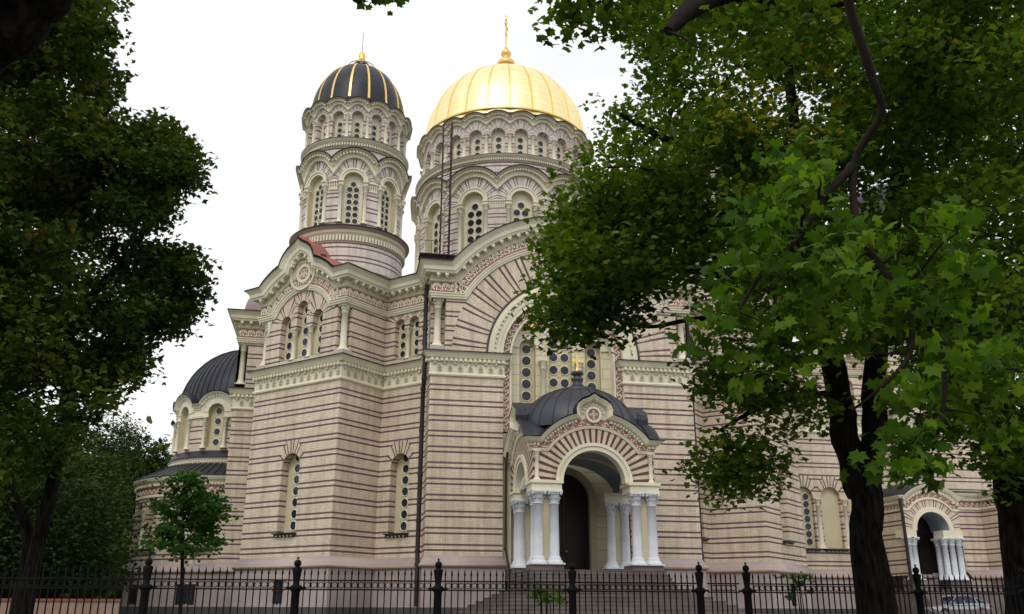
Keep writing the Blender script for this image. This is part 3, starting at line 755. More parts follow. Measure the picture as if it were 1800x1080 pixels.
colt = column_mesh('column', 4.3, .16, 'cream', .5)
for x in (-1.1, 1.1): link('column', colt, facade, Matrix.Translation((x, Y0+.95-.22, 9.6)))
# gilded beasts on red spandrels
for sgn in (-1, 1):
    g = MB(); o_ = Y0+.95-.03
    g.face([(sgn*x, o_, z) for x, z in ((2.35, 15.62), (1.4, 15.75), (1.0, 16.3), (1.15, 16.75), (1.7, 16.45), (2.3, 15.95))], 'red_ground')
    bd = [(2.25, 15.72), (2.0, 15.78), (1.85, 15.70), (1.65, 15.85), (1.72, 15.98), (1.5, 15.92), (1.38, 16.0), (1.45, 16.12), (1.35, 16.3), (1.2, 16.45), (1.22, 16.58), (1.36, 16.6), (1.5, 16.42), (1.7, 16.3), (1.95, 16.12), (2.12, 15.95)]
    gb = [(sgn*x, o_-.05, z) for x, z in bd]; gc = [(sgn*x, o_-.003, z) for x, z in bd]
    g.face(gb, 'gold_trim'); g.grid([gb, gc], 'gold_trim', None, False, True)
    g.build('spandrel_relief', facade)
# solid core behind: shoulders, arm vault roof, closing walls
core = MB()
rows = []
for yy in (Y0-.72, 9.0): rows.append([(cD_*cos(t_), yy, 13.95+8.62*sin(t_)) for t_ in [pi*(1-i/40) for i in range(41)] for cD_ in (8.62,) if 13.95+8.62*sin(t_) > 19.2])
core.grid(rows, 'brown_metal', None, True)
core.grid([[(-8.6, y_, 19.28), (8.6, y_, 19.28)] for y_ in (Y0+.5, 16)], 'brown_metal')
core.face([(x, Y0+1.75, z) for x, z in [(8.0*cos(t_), 13.95+8.0*sin(t_)) for t_ in [pi*(1-i/30) for i in range(31)]]][::1], 'cream')
core.build('arm_roof', facade)
# back of the building, simple walls to close it
bk = MB()
cl = [(-19.8, 8.38), (-19.8, 24.0), (-8, 36), (8, 36), (19.8, 24.0), (19.8, 8.38)]
cl = cl[::-1]
for a, b_ in zip(cl, cl[1:]):
    F = FP(a, b_); wall(bk, F, 0, F.L, -1, ZT, ds=4)
bk.face([(x, y, ZT+.08) for x, y in cl]+[(7.8, 8, ZT+.08), (-7.8, 8, ZT+.08)], 'brown_metal')
for sgn in (-1, 1):          # side arms' barrel roofs
    rows = [[(x, 16.2+8.6*cos(t_), 13.95+8.6*sin(t_)) for t_ in [radians(38+104*i/30) for i in range(31)]] for x in (sgn*6.5, sgn*19.9)]
    bk.grid(rows, 'pink_roof', None, True)
    bk.face(rows[1], 'brick', [(q[1], q[2]) for q in rows[1]])
rows = [[(8.6*cos(t_), y_, 13.95+8.6*sin(t_)) for t_ in [radians(38+104*i/30) for i in range(31)]] for y_ in (22, 36)]
bk.grid(rows, 'pink_roof', None, True)
bk.build('rear_wall', cath)
# visible pilaster of the eastern arm: entablatures
for sgn in (-1,):
    F = FP((-19.8, 24.0), (-19.8, 8.38)); F2 = FP((-19.8, 8.38), (-17.8, 8.38))
    ea = MB()
    wall(ea, F2, .0, 2.0, ZP, ZM+.1, ds=2); wall(ea, F2, .62, 2.0, ZU, ZA+.05, ds=2); wall(ea, F2, 0, 2.0, ZA, ZT, mat='cream', ds=2)
    wall(ea, F, 0, F.L, ZP, ZT, ds=3, o=.0)
    eo = ea.build('east_arm_wall', cath)
    pts = [Vector((-19.8, 24, 0)), Vector((-19.8, 8.38, 0)), Vector((-17.8, 8.38, 0))]
    torus_band([(q.x, q.y) for q in pts], eo).build('plinth', eo)
    mid_band([(-19.8, 24), (-19.8, 8.38), (-17.8, 8.38)], 'mid_cornice', eo)
    N_ = [Vector((-1, 0, 0)), Vector((0, -1, 0))]
    upper_band([([q+Vector((0, 0, ZA)) for q in pts], N_)], 'upper_cornice', eo)
    link('column', CM['big'], eo, Matrix.Translation((-19.8+.31, 8.38+.31, 14.32)))

# ---- 3. round towers
def drum(c, P):

    """P: dict with the dimensions of a domed round tower"""
    mb = MB(); nb = P['nb']; Rb = P['Rb']; F = FC(c, Rb); L = 2*pi*Rb; bay = L/nb
    # plain drum
    Fd = FC(c, P['Rd']); wall(mb, Fd, 0, 2*pi*P['Rd'], P['z0'], P['zl1'], mat='brick_lit', ds=.5)
    # window storey
    zs = P['zs']; w_ = P['w']; zb = P['zb']; cz = P['wcz']; cR = P['wcR']
    ops = [(bay*k, w_, zb, zs) for k in range(nb)]
    def loc(s): return s-bay*round(s/bay)
    def ztop(s): x = loc(s); return cz+sqrt(max(0, cR*cR-x*x))
    def uvf(s, z):
        x = loc(s)
        if z <= zs-.25: return (s, z)
        aa = atan2(z-zs+.25, abs(x)+1e-6); return (math.hypot(x, z-zs), zs-.25+aa*P['K'])
    for k in range(nb): wall(mb, F, bay*(k-.5), bay*(k+.5), P['zl1']+.1, ztop, [ops[k]], mat='brick_lit', ds=bay/16, dz=.16, uvf=uvf)
    # upper plain band behind the waves
    Fu = FC(c, Rb-.02); wall(mb, Fu, 0, 2*pi*(Rb-.02), zs+.6*w_, P['zl2'], mat='brick_lit', ds=.4)
    # arcade storey
    na = P['na']; Ra = P['Ra']; Fa = FC(c, Ra); La = 2*pi*Ra; ab = La/na; aw = P['aw']; azs = P['azs']; azb = P['azb']
    def loca(s): return s-ab*round(s/ab)
    def uva(s, z):
        x = loca(s)
        if z <= azs: return (s, z)
        return (math.hypot(x, z-azs), azs+atan2(z-azs, abs(x)+1e-6)*P['Ka'])
    acz, acR = P['acz'], P['acR']
    atop = lambda s: acz+sqrt(max(0, acR*acR-loca(s)**2))
    for k in range(na): wall(mb, Fa, ab*(k-.5), ab*(k+.5), P['zl2'], atop, [(ab*k, aw, azb, azs)], mat='brick_lit', ds=ab/8, dz=.12, uvf=uva)
    o = mb.build(P['name'], cath)
    # ledges
    lg = MB(); nrg = 96
    def ringp(R, z): return [Vector((c[0]+R*sin(2*pi*i/nrg), c[1]-R*cos(2*pi*i/nrg), z)) for i in range(nrg)], [Vector((sin(2*pi*(i+.5)/nrg), -cos(2*pi*(i+.5)/nrg), 0)) for i in range(nrg)]
    pts, nr = ringp(P['Rd'], P['zl1'])
    lo = P['lo']
    sweep(lg, pts, nr, [(0, -1.0*lo), (.05, -.95*lo), (.05, -.5*lo), (.14, -.42*lo), (.2, -.36*lo), (.2, -.18*lo), (.4, -.04), (.42, .03), (.42, .07), (-.3, .2)], ['cream', 'torus', 'cream', 'cream', 'cream_dark', 'torus', 'grey_cap', 'grey_cap', 'grey_cap'], closed=True)
    nd = int(2*pi*P['Rd']/.2)
    for i in range(nd):
        a = 2*pi*i/nd; n = Vector((sin(a), -cos(a), 0)); d = Vector((cos(a), sin(a), 0))
        lg.box(Vector((c[0], c[1], P['zl1']-.72*lo))+n*(P['Rd']+.1), (.11, .12, .36*lo), 'cream', (d, n, Vector((0, 0, 1))))
    pts, nr = ringp(Rb, P['zl2'])
    sweep(lg, pts, nr, [(0, -.55), (.06, -.5), (.06, -.28), (.2, -.18), (.3, -.08), (.36, 0), (.36, .06), (-.3, .16)], ['cream', 'torus', 'cream', 'cream', 'cream', 'grey_cap', 'grey_cap'], closed=True)
    nd = int(2*pi*Rb/.17)
    for i in range(nd):
        a = 2*pi*i/nd; n = Vector((sin(a), -cos(a), 0)); d = Vector((cos(a), sin(a), 0))
        lg.box(Vector((c[0], c[1], P['zl2']-.34))+n*(Rb+.12), (.09, .14, .16), 'cream', (d, n, Vector((0, 0, 1))))
    lg.build('ledge', o)
    # wave cornices
    for (Fx, bay_, n_, cz_, cR_, w0, th, nm) in ((F, bay, nb, cz, cR, P['wo'], P['wt'], 'wave_cornice'), (Fa, ab, na, acz, acR, P['ao'], P['at'], 'crown_cornice')):
        wc = MB(); sz = []; m_ = 14 if n_ == nb else 8
        for k in range(n_):
            am = math.asin(min(.999, bay_/2/cR_))
            for i in range(m_): 
                t_ = -am+2*am*i/m_; sz.append((bay_*k+cR_*sin(t_), cz_+cR_*cos(t_)))
        pts, nr = [], []
        pts = [Fx(s, z) for s, z in sz]
        nr = [Fx.nor((sz[i][0]+(sz[i+1][0] if i+1 < len(sz) else bay_*n_-bay_/2))/2) for i in range(len(sz))]
        pr = [(-.1, -th), (w0*.3, -th), (w0*.35, -th*.55), (w0*.55, -th*.5), (w0*.55, -th*.25), (w0*.95, -.05), (w0, 0), (w0, .05), (-.35, .14)]
        sweep(wc, pts, nr, pr, ['cream', 'cream', 'cream', 'cream_dark', 'cream', 'grey_cap', 'grey_cap', 'grey_cap'], closed=True)
        q_ = .105 if n_ == nb else .085
        for p_, n, d, u in along(pts+[pts[0]], nr, q_*2.2): wc.box(p_+n*(w0*.56)-u*(th*.42), (q_*1.15, w0*.35, q_*1.3), 'cream', (d, n, u))
        wc.build(nm, o)
    # windows with archivolt, columns, impost band
    h = zs+w_/2-zb; pw = w_
    nrow = P['rows']; cr_ = P['cr']
    cs = []
    for i in range(nrow): cs += [(-cr_*1.25, .3+i*cr_*2.62, cr_), (cr_*1.25, .3+i*cr_*2.62, cr_)]
    cs.append((0, .3+nrow*cr_*2.62-.06, cr_))
    wm = window_mesh('window', w_, h, P['wd'], cs, 'cream_window', zb, ring=.055, panel='cream')
    am_ = MB(); ro = w_/2+P['av']
    prof = [(x, z) for x, z in arc(0, zs-zb, 1, 180, 0, 16)]
    for r0, r1, o0, o1 in ((w_/2, ro-.1, -.02, .07), (ro-.1, ro, -.02, .13)):
        rows = [[(r*cos(pi-pi*i/16), -oo, zs-zb+r*sin(pi-pi*i/16)) for i in range(17)] for r, oo in ((r0, o0), (r0, o1), (r1, o1), (r1, o0))]
        am_.grid(rows, 'cream')
    for sx in (-1, 1):
        am_.box((sx*(w_/2+P['av']*.5), .0, zs-zb-.16), (P['av']*1.1, .3, .32), 'cream')
        am_.box((sx*(w_/2+P['av']*.5), -.05, zs-zb-.06), (P['av']*1.25, .36, .12), 'cream')
    for k in range(11):      # saw teeth of the voussoirs
        a = pi*(k+.5)/11; am_.box(((ro+.03)*cos(a), -.05, zs-zb+(ro+.03)*sin(a)), (.10, .06, .07), 'cream_dark', (Vector((cos(a), 0, sin(a))), Vector((0, 1, 0)), Vector((-sin(a), 0, cos(a)))))
    avm = am_.mesh('window_arch')
    cm = column_mesh('column', zs-.32-zb-.05, P['cr_col'], 'cream', .42, n=12)
    for k in range(nb):
        M = frame(F, bay*k, zb, 0); link('window', wm, o, M); link('window_arch', avm, o, M)
        for sx in (-1, 1): link('column', cm, o, frame(F, bay*k+sx*(w_/2+P['av']*.5), zb+.05, .03))
    ib = MB()
    for k in range(nb):
        s0 = bay*k+ro+.08; s1 = bay*(k+1)-ro-.08
        if s1-s0 > .1:
            for zz, hh, oo in ((zs-.05, .1, .1), (zs-.62, .08, .08)):
                rows = [[F(s0+(s1-s0)*i/5, zz+dz_, o_) for i in range(6)] for dz_, o_ in ((0, 0), (0, oo), (hh, oo), (hh, 0))]; ib.grid(rows, 'cream')
            nn_ = max(3, int((s1-s0)/.13))
            for i in range(nn_):
                s = s0+(s1-s0)*(i+.5)/nn_; ib.box(F(s, zs-.3, .03), (.06, .06, .46), 'cream', (F.dir(s), F.nor(s), Vector((0, 0, 1))))
    ib.build('impost_band', o)
    # arcade niches
    h = azs+aw/2-azb
    nm_ = window_mesh('niche', aw, h, P['ad'], col_circles(0, .36, .36+P['acr']*2.75*2, P['acr'], 3), 'brick_lit', azb, ring=.05, panel='cream')
    ac = column_mesh('column', azs-azb, P['acol'], 'cream', .3, n=10)
    for k in range(na):
        link('niche', nm_, o, frame(Fa, ab*k, azb, 0)); link('arcade_column', ac, o, frame(Fa, ab*(k+.5), azb, .05))
    # dome
    dm = MB(); Rdm, H, z0 = P['Rdm'], P['H'], P['zd']; nr_ = P['ribs']; mt = P['dmat']
    prof = [(Rdm*1.02, z0-.5), (Rdm*1.01, z0)]+[(Rdm*cos(t_)**P.get('px', 1), z0+H*sin(t_)) for t_ in [pi/2*i/18 for i in range(1, 18)]]+[(.02, z0+H)]
    seg = nr_*4
    rows = []
    for r, z in prof:
        row = []
        for j in range(seg):
            a = 2*pi*(j/seg)+pi/nr_; k = (j % 4)/4; bulge = 1+.012*sin(pi*k)
            row.append((c[0]+r*bulge*sin(a), c[1]-r*bulge*cos(a), z))
        rows.append(row)
    dm.grid(rows, mt, None, True, True)
    dm.lathe([(Rdm*1.0, z0-.25), (Rdm*1.035, z0-.2), (Rdm*1.035, z0-.05), (Rdm, z0)], P['rmat'] if mt == 'gold' else mt, (c[0], c[1], 0), 96)
    for zz in P.get('seams', ()):
        r = Rdm*cos(math.asin((zz-z0)/H))**P.get('px', 1); dm.lathe([(r*1.008, zz-.012), (r*1.012, zz), (r*1.006, zz+.012)], mt, (c[0], c[1], 0), seg)
    dome = dm.build('dome', o)
    rb = MB(); tw = P['rw']
    pr2 = [(r, z) for r, z in prof[1:-1]]
    for sgn in (0,):
        rows = []
        for r, z in pr2:
            e = r+.05; hw = tw/2*(.45+.55*r/Rdm); rows.append([(-hw, -(r-.05), z), (-hw, -e, z), (hw, -e, z), (hw, -(r-.05), z)])
        rb.grid(rows, P['rmat'])
    ribm = rb.mesh('rib')
    for k in range(nr_): link('rib', ribm, o, Matrix.Translation((c[0], c[1], 0))@Matrix.Rotation(2*pi*(k+.5)/nr_, 4, 'Z'))
    return o
TW = dict(name='tower_drum', nb=8, Rb=3.3, Rd=3.52, z0=18.0, zl1=22.66, lo=1.0, zs=26.0, w=1.28, zb=23.05, wcz=26.62, wcR=1.5, K=2.3, zl2=28.93, na=16, Ra=3.32, aw=.76, azs=30.75, azb=29.1,
          Ka=2.2, acz=31.1, acR=.82, wo=.62, wt=.5, ao=.5, at=.36, rows=6, cr=.168, wd=.36, av=.27, cr_col=.12, ad=.42, acr=.155, acol=.1, Rdm=3.2, H=4.15, zd=32.25, ribs=16, dmat='dark_metal', rmat='gold_trim', rw=.15, seams=(33.3, 34.3, 35.3))
MD = dict(name='main_drum', nb=12, Rb=7.35, Rd=7.5, z0=19.0, zl1=24.6, lo=1.0, zs=29.75, w=1.75, zb=25.2, wcz=30.05, wcR=2.45, K=2.6, zl2=33.6, na=24, Ra=7.1, aw=1.1, azs=35.65, azb=33.85,
          Ka=2.6, acz=36.15, acR=1.3, wo=.72, wt=.65, ao=.62, at=.45, rows=6, cr=.262, wd=.46, av=.36, cr_col=.17, ad=.5, acr=.215, acol=.15, Rdm=7.0, H=7.35, zd=38.1, ribs=24, dmat='gold', rmat='gold_rib', rw=.15, seams=())
TC = (12.79, 3.46); MC = (0., 16.2)
tl = drum((-TC[0], TC[1]), TW); md = drum(MC, MD)
trs = {}
def dup_tree(o, parent, M):
    c = o.copy(); COL.objects.link(c); c.parent = parent; c.matrix_world = M@o.matrix_world
    for ch in o.children:
        d = ch.copy(); COL.objects.link(d); d.parent = c; d.matrix_parent_inverse = Matrix(); d.matrix_basis = ch.matrix_basis.copy() if True else None
    return c
bpy.context.view_layer.update()
tr_ = dup_tree(tl, cath, Matrix.Translation((2*TC[0], 0, 0)))
# finials
def finial(c, zt, big, par):
    mb = MB(); X, Y = c
    if big:
        mb.lathe([(1.25, zt-.15), (1.3, zt+.1), (1.0, zt+.3), (.62, zt+.5), (.46, zt+.8), (.52, zt+.95), (.78, zt+1.15), (.82, zt+1.45), (.6, zt+1.75), (.3, zt+1.95), (.27, zt+2.15), (.46, zt+2.35), (.46, zt+2.55), (.22, zt+2.9), (.12, zt+3.2)], 'gold_rib', (X, Y, 0), 20)
        z = zt+3.0
        mb.build('finial', par)
        cx = MB(); h = 51.95-z
        cx.box((X, Y, z+h/2), (.13, .1, h), 'gold_trim'); 
        a = Vector((.75, .0, 0)); u = Vector((cos(1.2), sin(1.2), 0)); v_ = Vector((-u.y, u.x, 0)); zz = Vector((0, 0, 1))
        cx.box((X, Y, z+h*.68), (1.25, .1, .13), 'gold_trim', (u, v_, zz)); cx.box((X, Y, z+h*.84), (.6, .1, .1), 'gold_trim', (u, v_, zz))
        cx.box((X, Y, z+h*.42), (.7, .1, .1), 'gold_trim', ((u+zz*.35).normalized(), v_, (zz-u*.35).normalized())); cx.build('cross', par)
    else:
        mb.lathe([(.62, zt-.18), (.55, zt), (.38, zt+.16), (.24, zt+.34)], 'dark_metal', (X, Y, 0), 16)
        mb.lathe([(.9, zt-.26), (.95, zt-.2), (.9, zt-.14)], 'gold_trim', (X, Y, 0), 24)
        mb.lathe([(.18, zt+.32), (.27, zt+.42), (.2, zt+.5), (.26, zt+.7), (.2, zt+.95), (.06, zt+1.1)], 'gold_trim', (X, Y, 0), 14)
        mb.build('finial', par)
        r = MB(); r.tube([(X, Y, zt+1.0), (X, Y, zt+2.7)], .018, 'iron', 6); r.build('lightning_rod', par)
finial(MC, 45.35, True, md); finial((-TC[0], TC[1]), 36.78, False, tl); finial((TC[0], TC[1]), 36.78, False, tr_)

# ---- 4. eastern apse
AC = (-19.8, 16.2)
ap = MB(); F = FC(AC, 6.73); sA = lambda deg, R=6.73: radians(deg)*R
lows = []
for dg in (-90, -54, -18):
    for q in (-7, 7): lows.append((sA(dg+q), .78, 3.62, 6.3))
wall(ap, F, sA(-185), sA(5), ZP, 7.3, lows, ds=.35)
FU = FC(AC, 4.7); us = [(radians(dg)*4.7, 1.15, 10.5, 13.0) for dg in (-162, -126, -90, -54, -18)]
wall(ap, FU, radians(-180)*4.7, 0, 9.6, 13.3, us, ds=.3)
apse = ap.build('apse_wall', cath)
for nm, R, prof, mats in (
    ('plinth', 6.73, [(.17, -1.6), (.17, 0), (.12, .02), (.12, 2.02), (.2, 2.04), (.27, 2.14), (.24, 2.25), (.17, 2.29), (.08, 2.46), (0, 2.66)], ['granite', 'granite', 'plinth', 'torus', 'torus', 'torus', 'torus', 'plinth', 'plinth']),
    ('lower_cornice', 6.73, [(0, 6.95), (.08, 6.97), (.08, 7.12), (.03, 7.15), (.03, 7.62), (.1, 7.66), (.1, 7.85), (.28, 8.0), (.36, 8.15), (.38, 8.22), (.38, 8.3), (-1.7, 9.35)], ['cream', 'cream', 'cream', 'red_ground', 'cream', 'cream', 'cream', 'cream', 'cream', 'grey_cap', 'dark_metal']),
    ('middle_cornice', 4.7, [(.1, 9.1), (.12, 9.2), (.12, 9.4), (.2, 9.6), (.28, 9.72), (.28, 9.82), (-.1, 10.35)], ['cream', 'cream', 'cream', 'cream', 'grey_cap', 'dark_metal'])):
    mb = MB(); n = 60; an = [radians(-182+184*i/n) for i in range(n+1)]
    P = [Vector((AC[0]+R*sin(a), AC[1]-R*cos(a), 0)) for a in an]; N = [Vector((sin((a+b_)/2), -cos((a+b_)/2), 0)) for a, b_ in zip(an, an[1:])]
    sweep(mb, P, N, prof, mats, caps=False)
    if nm != 'plinth':
        zz = 7.76 if nm == 'lower_cornice' else 9.5
        for p_, nn_, d, u in along(P, N, .2): mb.box(p_+nn_*.17+u*zz, (.1, .12, .14), 'cream', (d, nn_, u))
    if nm == 'lower_cornice':
        for fr in along(P, N, .5): motif_wave(mb, (fr[0]+fr[1]*.03+fr[3]*7.38, fr[1], fr[2], fr[3]), .42)
        nse = 40
        for i in range(nse):      # standing seams of the lean-to roof
            a = radians(-180+180*(i+.5)/nse); e = Vector((sin(a), -cos(a), 0)); c0 = Vector((AC[0], AC[1], 0))
            mb.tube([c0+e*7.1+Vector((0, 0, 8.34)), c0+e*5.03+Vector((0, 0, 9.39))], .025, 'dark_metal', 4)
    mb.build(nm, apse)
wm = window_mesh('window', .78, 2.68+.39, .45, col_circles(0, .4, 2.6, .19, 6), 'brick', 3.62, sill=1); cmm = column_mesh('column', 2.5, .15, 'cream', .45)
for c, w_, zb, zs in lows: link('window', wm, apse, frame(F, c, zb))
for dg in (-90, -54, -18): link('column', cmm, apse, frame(F, sA(dg), 3.7, .0))
bm_ = basement_mesh(1.25, 1.3, True)
for dg in (-90, -54, -16): link('basement_window', bm_, apse, frame(F, sA(dg), .12, .125))
wm = window_mesh('window', 1.15, 3.075, .4, col_circles(.0, .4, 2.6, .22, 4), 'cream_window', 10.5); cmm = column_mesh('column', 2.15, .13, 'cream', .36)
for c, w_, zb, zs in us:
    link('window', wm, apse, frame(FU, c, zb))
    for sx in (-1, 1): link('column', cmm, apse, frame(FU, c+sx*.75, 10.45, .05))
wv = MB(); bay = radians(36)*4.7; sz = []
for k, (c, w_, zb, zs) in enumerate(us):
    p, n = fpath(FU, arc(c, 13.0, .88, 180, 0, 14)); sweep(wv, p, n, [(-.05, -.3), (.08, -.3), (.08, .3), (-.05, .3)], 'cream')
    a0 = 20; sz += ([(c-bay/2, 13.45)] if True else [])+arc(c, 13.05, 1.2, 180-a0, a0, 14)
sz.append((us[-1][0]+bay/2, 13.45))
p, n = fpath(FU, sz); sweep(wv, p, n, [(-.05, -.3), (.1, -.3), (.12, -.12), (.3, .0), (.42, .12), (.44, .2), (-.9, .45)], ['cream', 'cream', 'cream', 'cream', 'grey_cap', 'dark_metal'])
for p_, n_, d, u in along(p, n, .22): wv.box(p_+n_*.16-u*.1, (.11, .14, .12), 'cream', (d, n_, u))
p, n = fpath(FU, [(radians(-180+3*i)*4.7, 12.62) for i in range(61)])
wall(wv, FU, radians(-180)*4.7, 0, 12.62, 13.5, us, mat='cream', ds=.3, o=.03)
for k in range(6):
    s0 = radians(-180+36*k)*4.7; 
    q = [(s0-.45+.09*i, 12.65) for i in range(11)]; q = [a for a in q if -pi*4.7 <= a[0] <= 0]
    if len(q) > 2:
        p, n = fpath(FU, q); sweep(wv, p, n, [(0, -.1), (.12, -.08), (.14, .06), (0, .08)], 'cream')
wv.build('wave_cornice', apse)
hd = MB(); rows = []
for i in range(15):
    t_ = pi/2*i/14; rows.append([(AC[0]+4.72*cos(t_)*sin(a), AC[1]-4.72*cos(t_)*cos(a), 13.7+4.9*sin(t_)) for a in [radians(-180+180*j/48) for j in range(49)]])
hd.grid(rows, 'dark_metal', None, True)
for j in range(1, 30):
    a = radians(-180+180*j/30)
    hd.tube([(AC[0]+4.74*cos(t_)*sin(a), AC[1]-4.74*cos(t_)*cos(a), 13.7+4.92*sin(t_)) for t_ in [pi/2*i/12 for i in range(13)]], .03, 'dark_metal', 4, False)
hd.build('half_dome', apse)

# ---- 5. entrance porch
PYF, PYB, PX = -9.4, -3.6, 3.15; PCY = -6.5
po = MB(); FF = FP((-PX, PYF), (PX, PYF)); FL = FP((-PX, PYB), (-PX, PYF)); FR = FP((PX, PYF), (PX, PYB))
ZS_ = 5.95
def port_wall(F, half, c):
    def uvf(s, z):
        x = s-c
        if z <= ZS_: return (s, z)
        a = atan2(z-ZS_, abs(x)+1e-6); return (math.hypot(x, z-ZS_), ZS_+a*3.35)
    R_ = 2.85
    def top(s): return max(7.45, 5.85+sqrt(max(0, R_*R_-(s-c)**2)))
    wall(po, F, .0, F.L, ZS_-.02, top, [(c, 2*half, ZS_-.02, ZS_)], mat='brick_bold', ds=.15, dz=.15, uvf=uvf)
port_wall(FF, 1.6, PX); port_wall(FL, 1.35, 2.9); port_wall(FR, 1.35, 2.9)
for F, c, half in ((FF, PX, 1.6), (FL, 2.9, 1.35), (FR, 2.9, 1.35)):   # arch depth
    pr = arc(c, ZS_, half, 180, 0, 20)
    po.grid([[F(s, z, 0) for s, z in pr], [F(s, z, -.55) for s, z in pr]], 'cream')
porch = po.build('porch_wall', cath)
pa = MB()
for F, c, half in ((FF, PX, 1.6), (FL, 2.9, 1.35), (FR, 2.9, 1.35)):
    for r0, r1, o_ in ((half, half+.24, .06), (half+.22, half+.38, .12)):
        p, n = fpath(F, arc(c, ZS_, (r0+r1)/2, 180, 0, 28)); h = (r1-r0)/2; sweep(pa, p, n, [(-.01, -h), (o_, -h), (o_, h), (-.01, h)], 'cream')
pa.build('archivolt', porch)
# entablature over the porch: architrave arch, scroll, dentils, cornice with crest
PR_A = [(0, 0), (.06, 0), (.08, .07), (.10, .08), (.10, .12), (.04, .13)]; PR_F = [(.04, .13), (.04, .50)]
PR_C = [(.0, -.02), (.10, .0), (.22, .05), (.30, .12), (.36, .24), (.44, .36), (.46, .40), (.46, .44), (-.1, .5)]
pc = MB(); fz = MB()
for F, c in ((FF, PX), (FL, 2.9), (FR, 2.9)):
    pass
def porch_paths(kind):
    P = []; N = []
    allp = []
    for F, c in ((FL, 2.9), (FF, PX), (FR, 2.9)):
        L = F.L; k = min(1, 2.9/PX) if F is not FF else 1
        if kind == 'a':
            a0 = degrees(math.asin((7.45-5.83)/2.83)); q = [(0, 7.45)]+arc(c, 5.83, 2.83, 180-a0, a0, 24)+[(L, 7.45)]
        else:
            R_ = 3.62; z0 = 8.1; a0 = degrees(math.asin((z0-5.83)/R_)); hc = .95; ak = degrees(math.acos(hc/R_))
            cr = [(-.95, 9.33), (-.97, 9.62), (-.86, 9.88), (-.6, 10.08), (-.28, 10.2), (0, 10.4)]
            q = [(0, z0)]+arc(c, 5.83, R_, 180-a0, 180-ak, 10)+[(c+a, z) for a, z in cr[1:]]+[(c-a, z) for a, z in cr[-2:0:-1]]+arc(c, 5.83, R_, ak, a0, 10)+[(L, z0)]
            q = [x for x in q if -.001 <= x[0] <= L+.001]
        allp.append((F, q))
    for F, q in allp:
        pts = [F(s, z) for s, z in q]
        if P: pts = pts[1:]
        m = len(pts)-(0 if P else 1); P += pts; N += [F.nor(0)]*m
    return P, N
P, N = porch_paths('a'); sweep(pc, P, N, PR_A, 'cream'); sweep(fz, P, N, PR_F, 'red_ground', caps=False)
for fr in along(P, N, .38): motif_wave(fz, (fr[0]+fr[1]*.04+fr[3]*.30, fr[1], fr[2], fr[3]), .32, wd=.045)
P, N = porch_paths('c'); sweep(pc, P, N, [(a, b_*.62-.26) for a, b_ in PR_C], ['cream']*6+['dark_metal']*2)
for p_, n_, d, u in along(P, N, .19, margin=.0):
    if p_.z < 9.36: pc.box(p_+n_*.11-u*.325, (.1, .14, .11), 'cream', (d, n_, u)); pc.box(p_+n_*.05-u*.325, (.2, .06, .14), 'cream', (d, n_, u))
top_c = porch_paths('c')
# tympanum fill and rondels
for F, c in ((FF, PX), (FL, 2.9), (FR, 2.9)):
    wall(pc, F, .02, F.L-.02, lambda s: max(7.5, 5.83+sqrt(max(0, 3.0**2-(s-c)**2))) if abs(s-c) < 3 else 7.5, lambda s: max(7.75, 5.83+sqrt(max(0, 3.15**2-(s-c)**2)) if abs(s-c) > .94 else 9.15+.95*(1-(abs(s-c)/.95)**2)**.5), mat='cream', ds=.1, o=.02)
    for r0, r1, o_, mt in ((.30, .42, .2, 'cream'),):
        rows = [[F(c+r*cos(2*pi*j/28), 9.36+r*sin(2*pi*j/28), oo) for j in range(28)] for r, oo in ((r0, .03), (r0, o_), (r1, o_), (r1, .02))]; pc.grid(rows, mt, None, False, True)
    pc.face([F(c+.31*cos(2*pi*j/24), 9.36+.31*sin(2*pi*j/24), .14) for j in range(24)], 'red_ground')
    fr = (F(c, 9.36, .14), F.nor(0), F.dir(0), Vector((0, 0, 1)))
    ribbon(pc, fr, [(-.24, 0), (.24, 0)], .05, .03, 'cream'); ribbon(pc, fr, [(0, -.24), (0, .24)], .05, .03, 'cream'); ribbon(pc, fr, circ(0, 0, .1), .035, .03, 'cream')
    for a in (0, 90, 180, 270): ribbon(pc, fr, [(.2*cos(radians(a))-.07*sin(radians(a)), .2*sin(radians(a))+.07*cos(radians(a))), (.2*cos(radians(a))+.07*sin(radians(a)), .2*sin(radians(a))-.07*cos(radians(a)))], .04, .03, 'cream')
    for j in range(9):
        a = radians(12+156*j/8); pc.box(F(c+.54*cos(a), 9.36+.54*sin(a), .08), (.09, .12, .07), 'cream', (F.dir(0), F.nor(0), Vector((0, 0, 1))))
pc.build('porch_cornice', porch); fz.build('porch_frieze', porch)
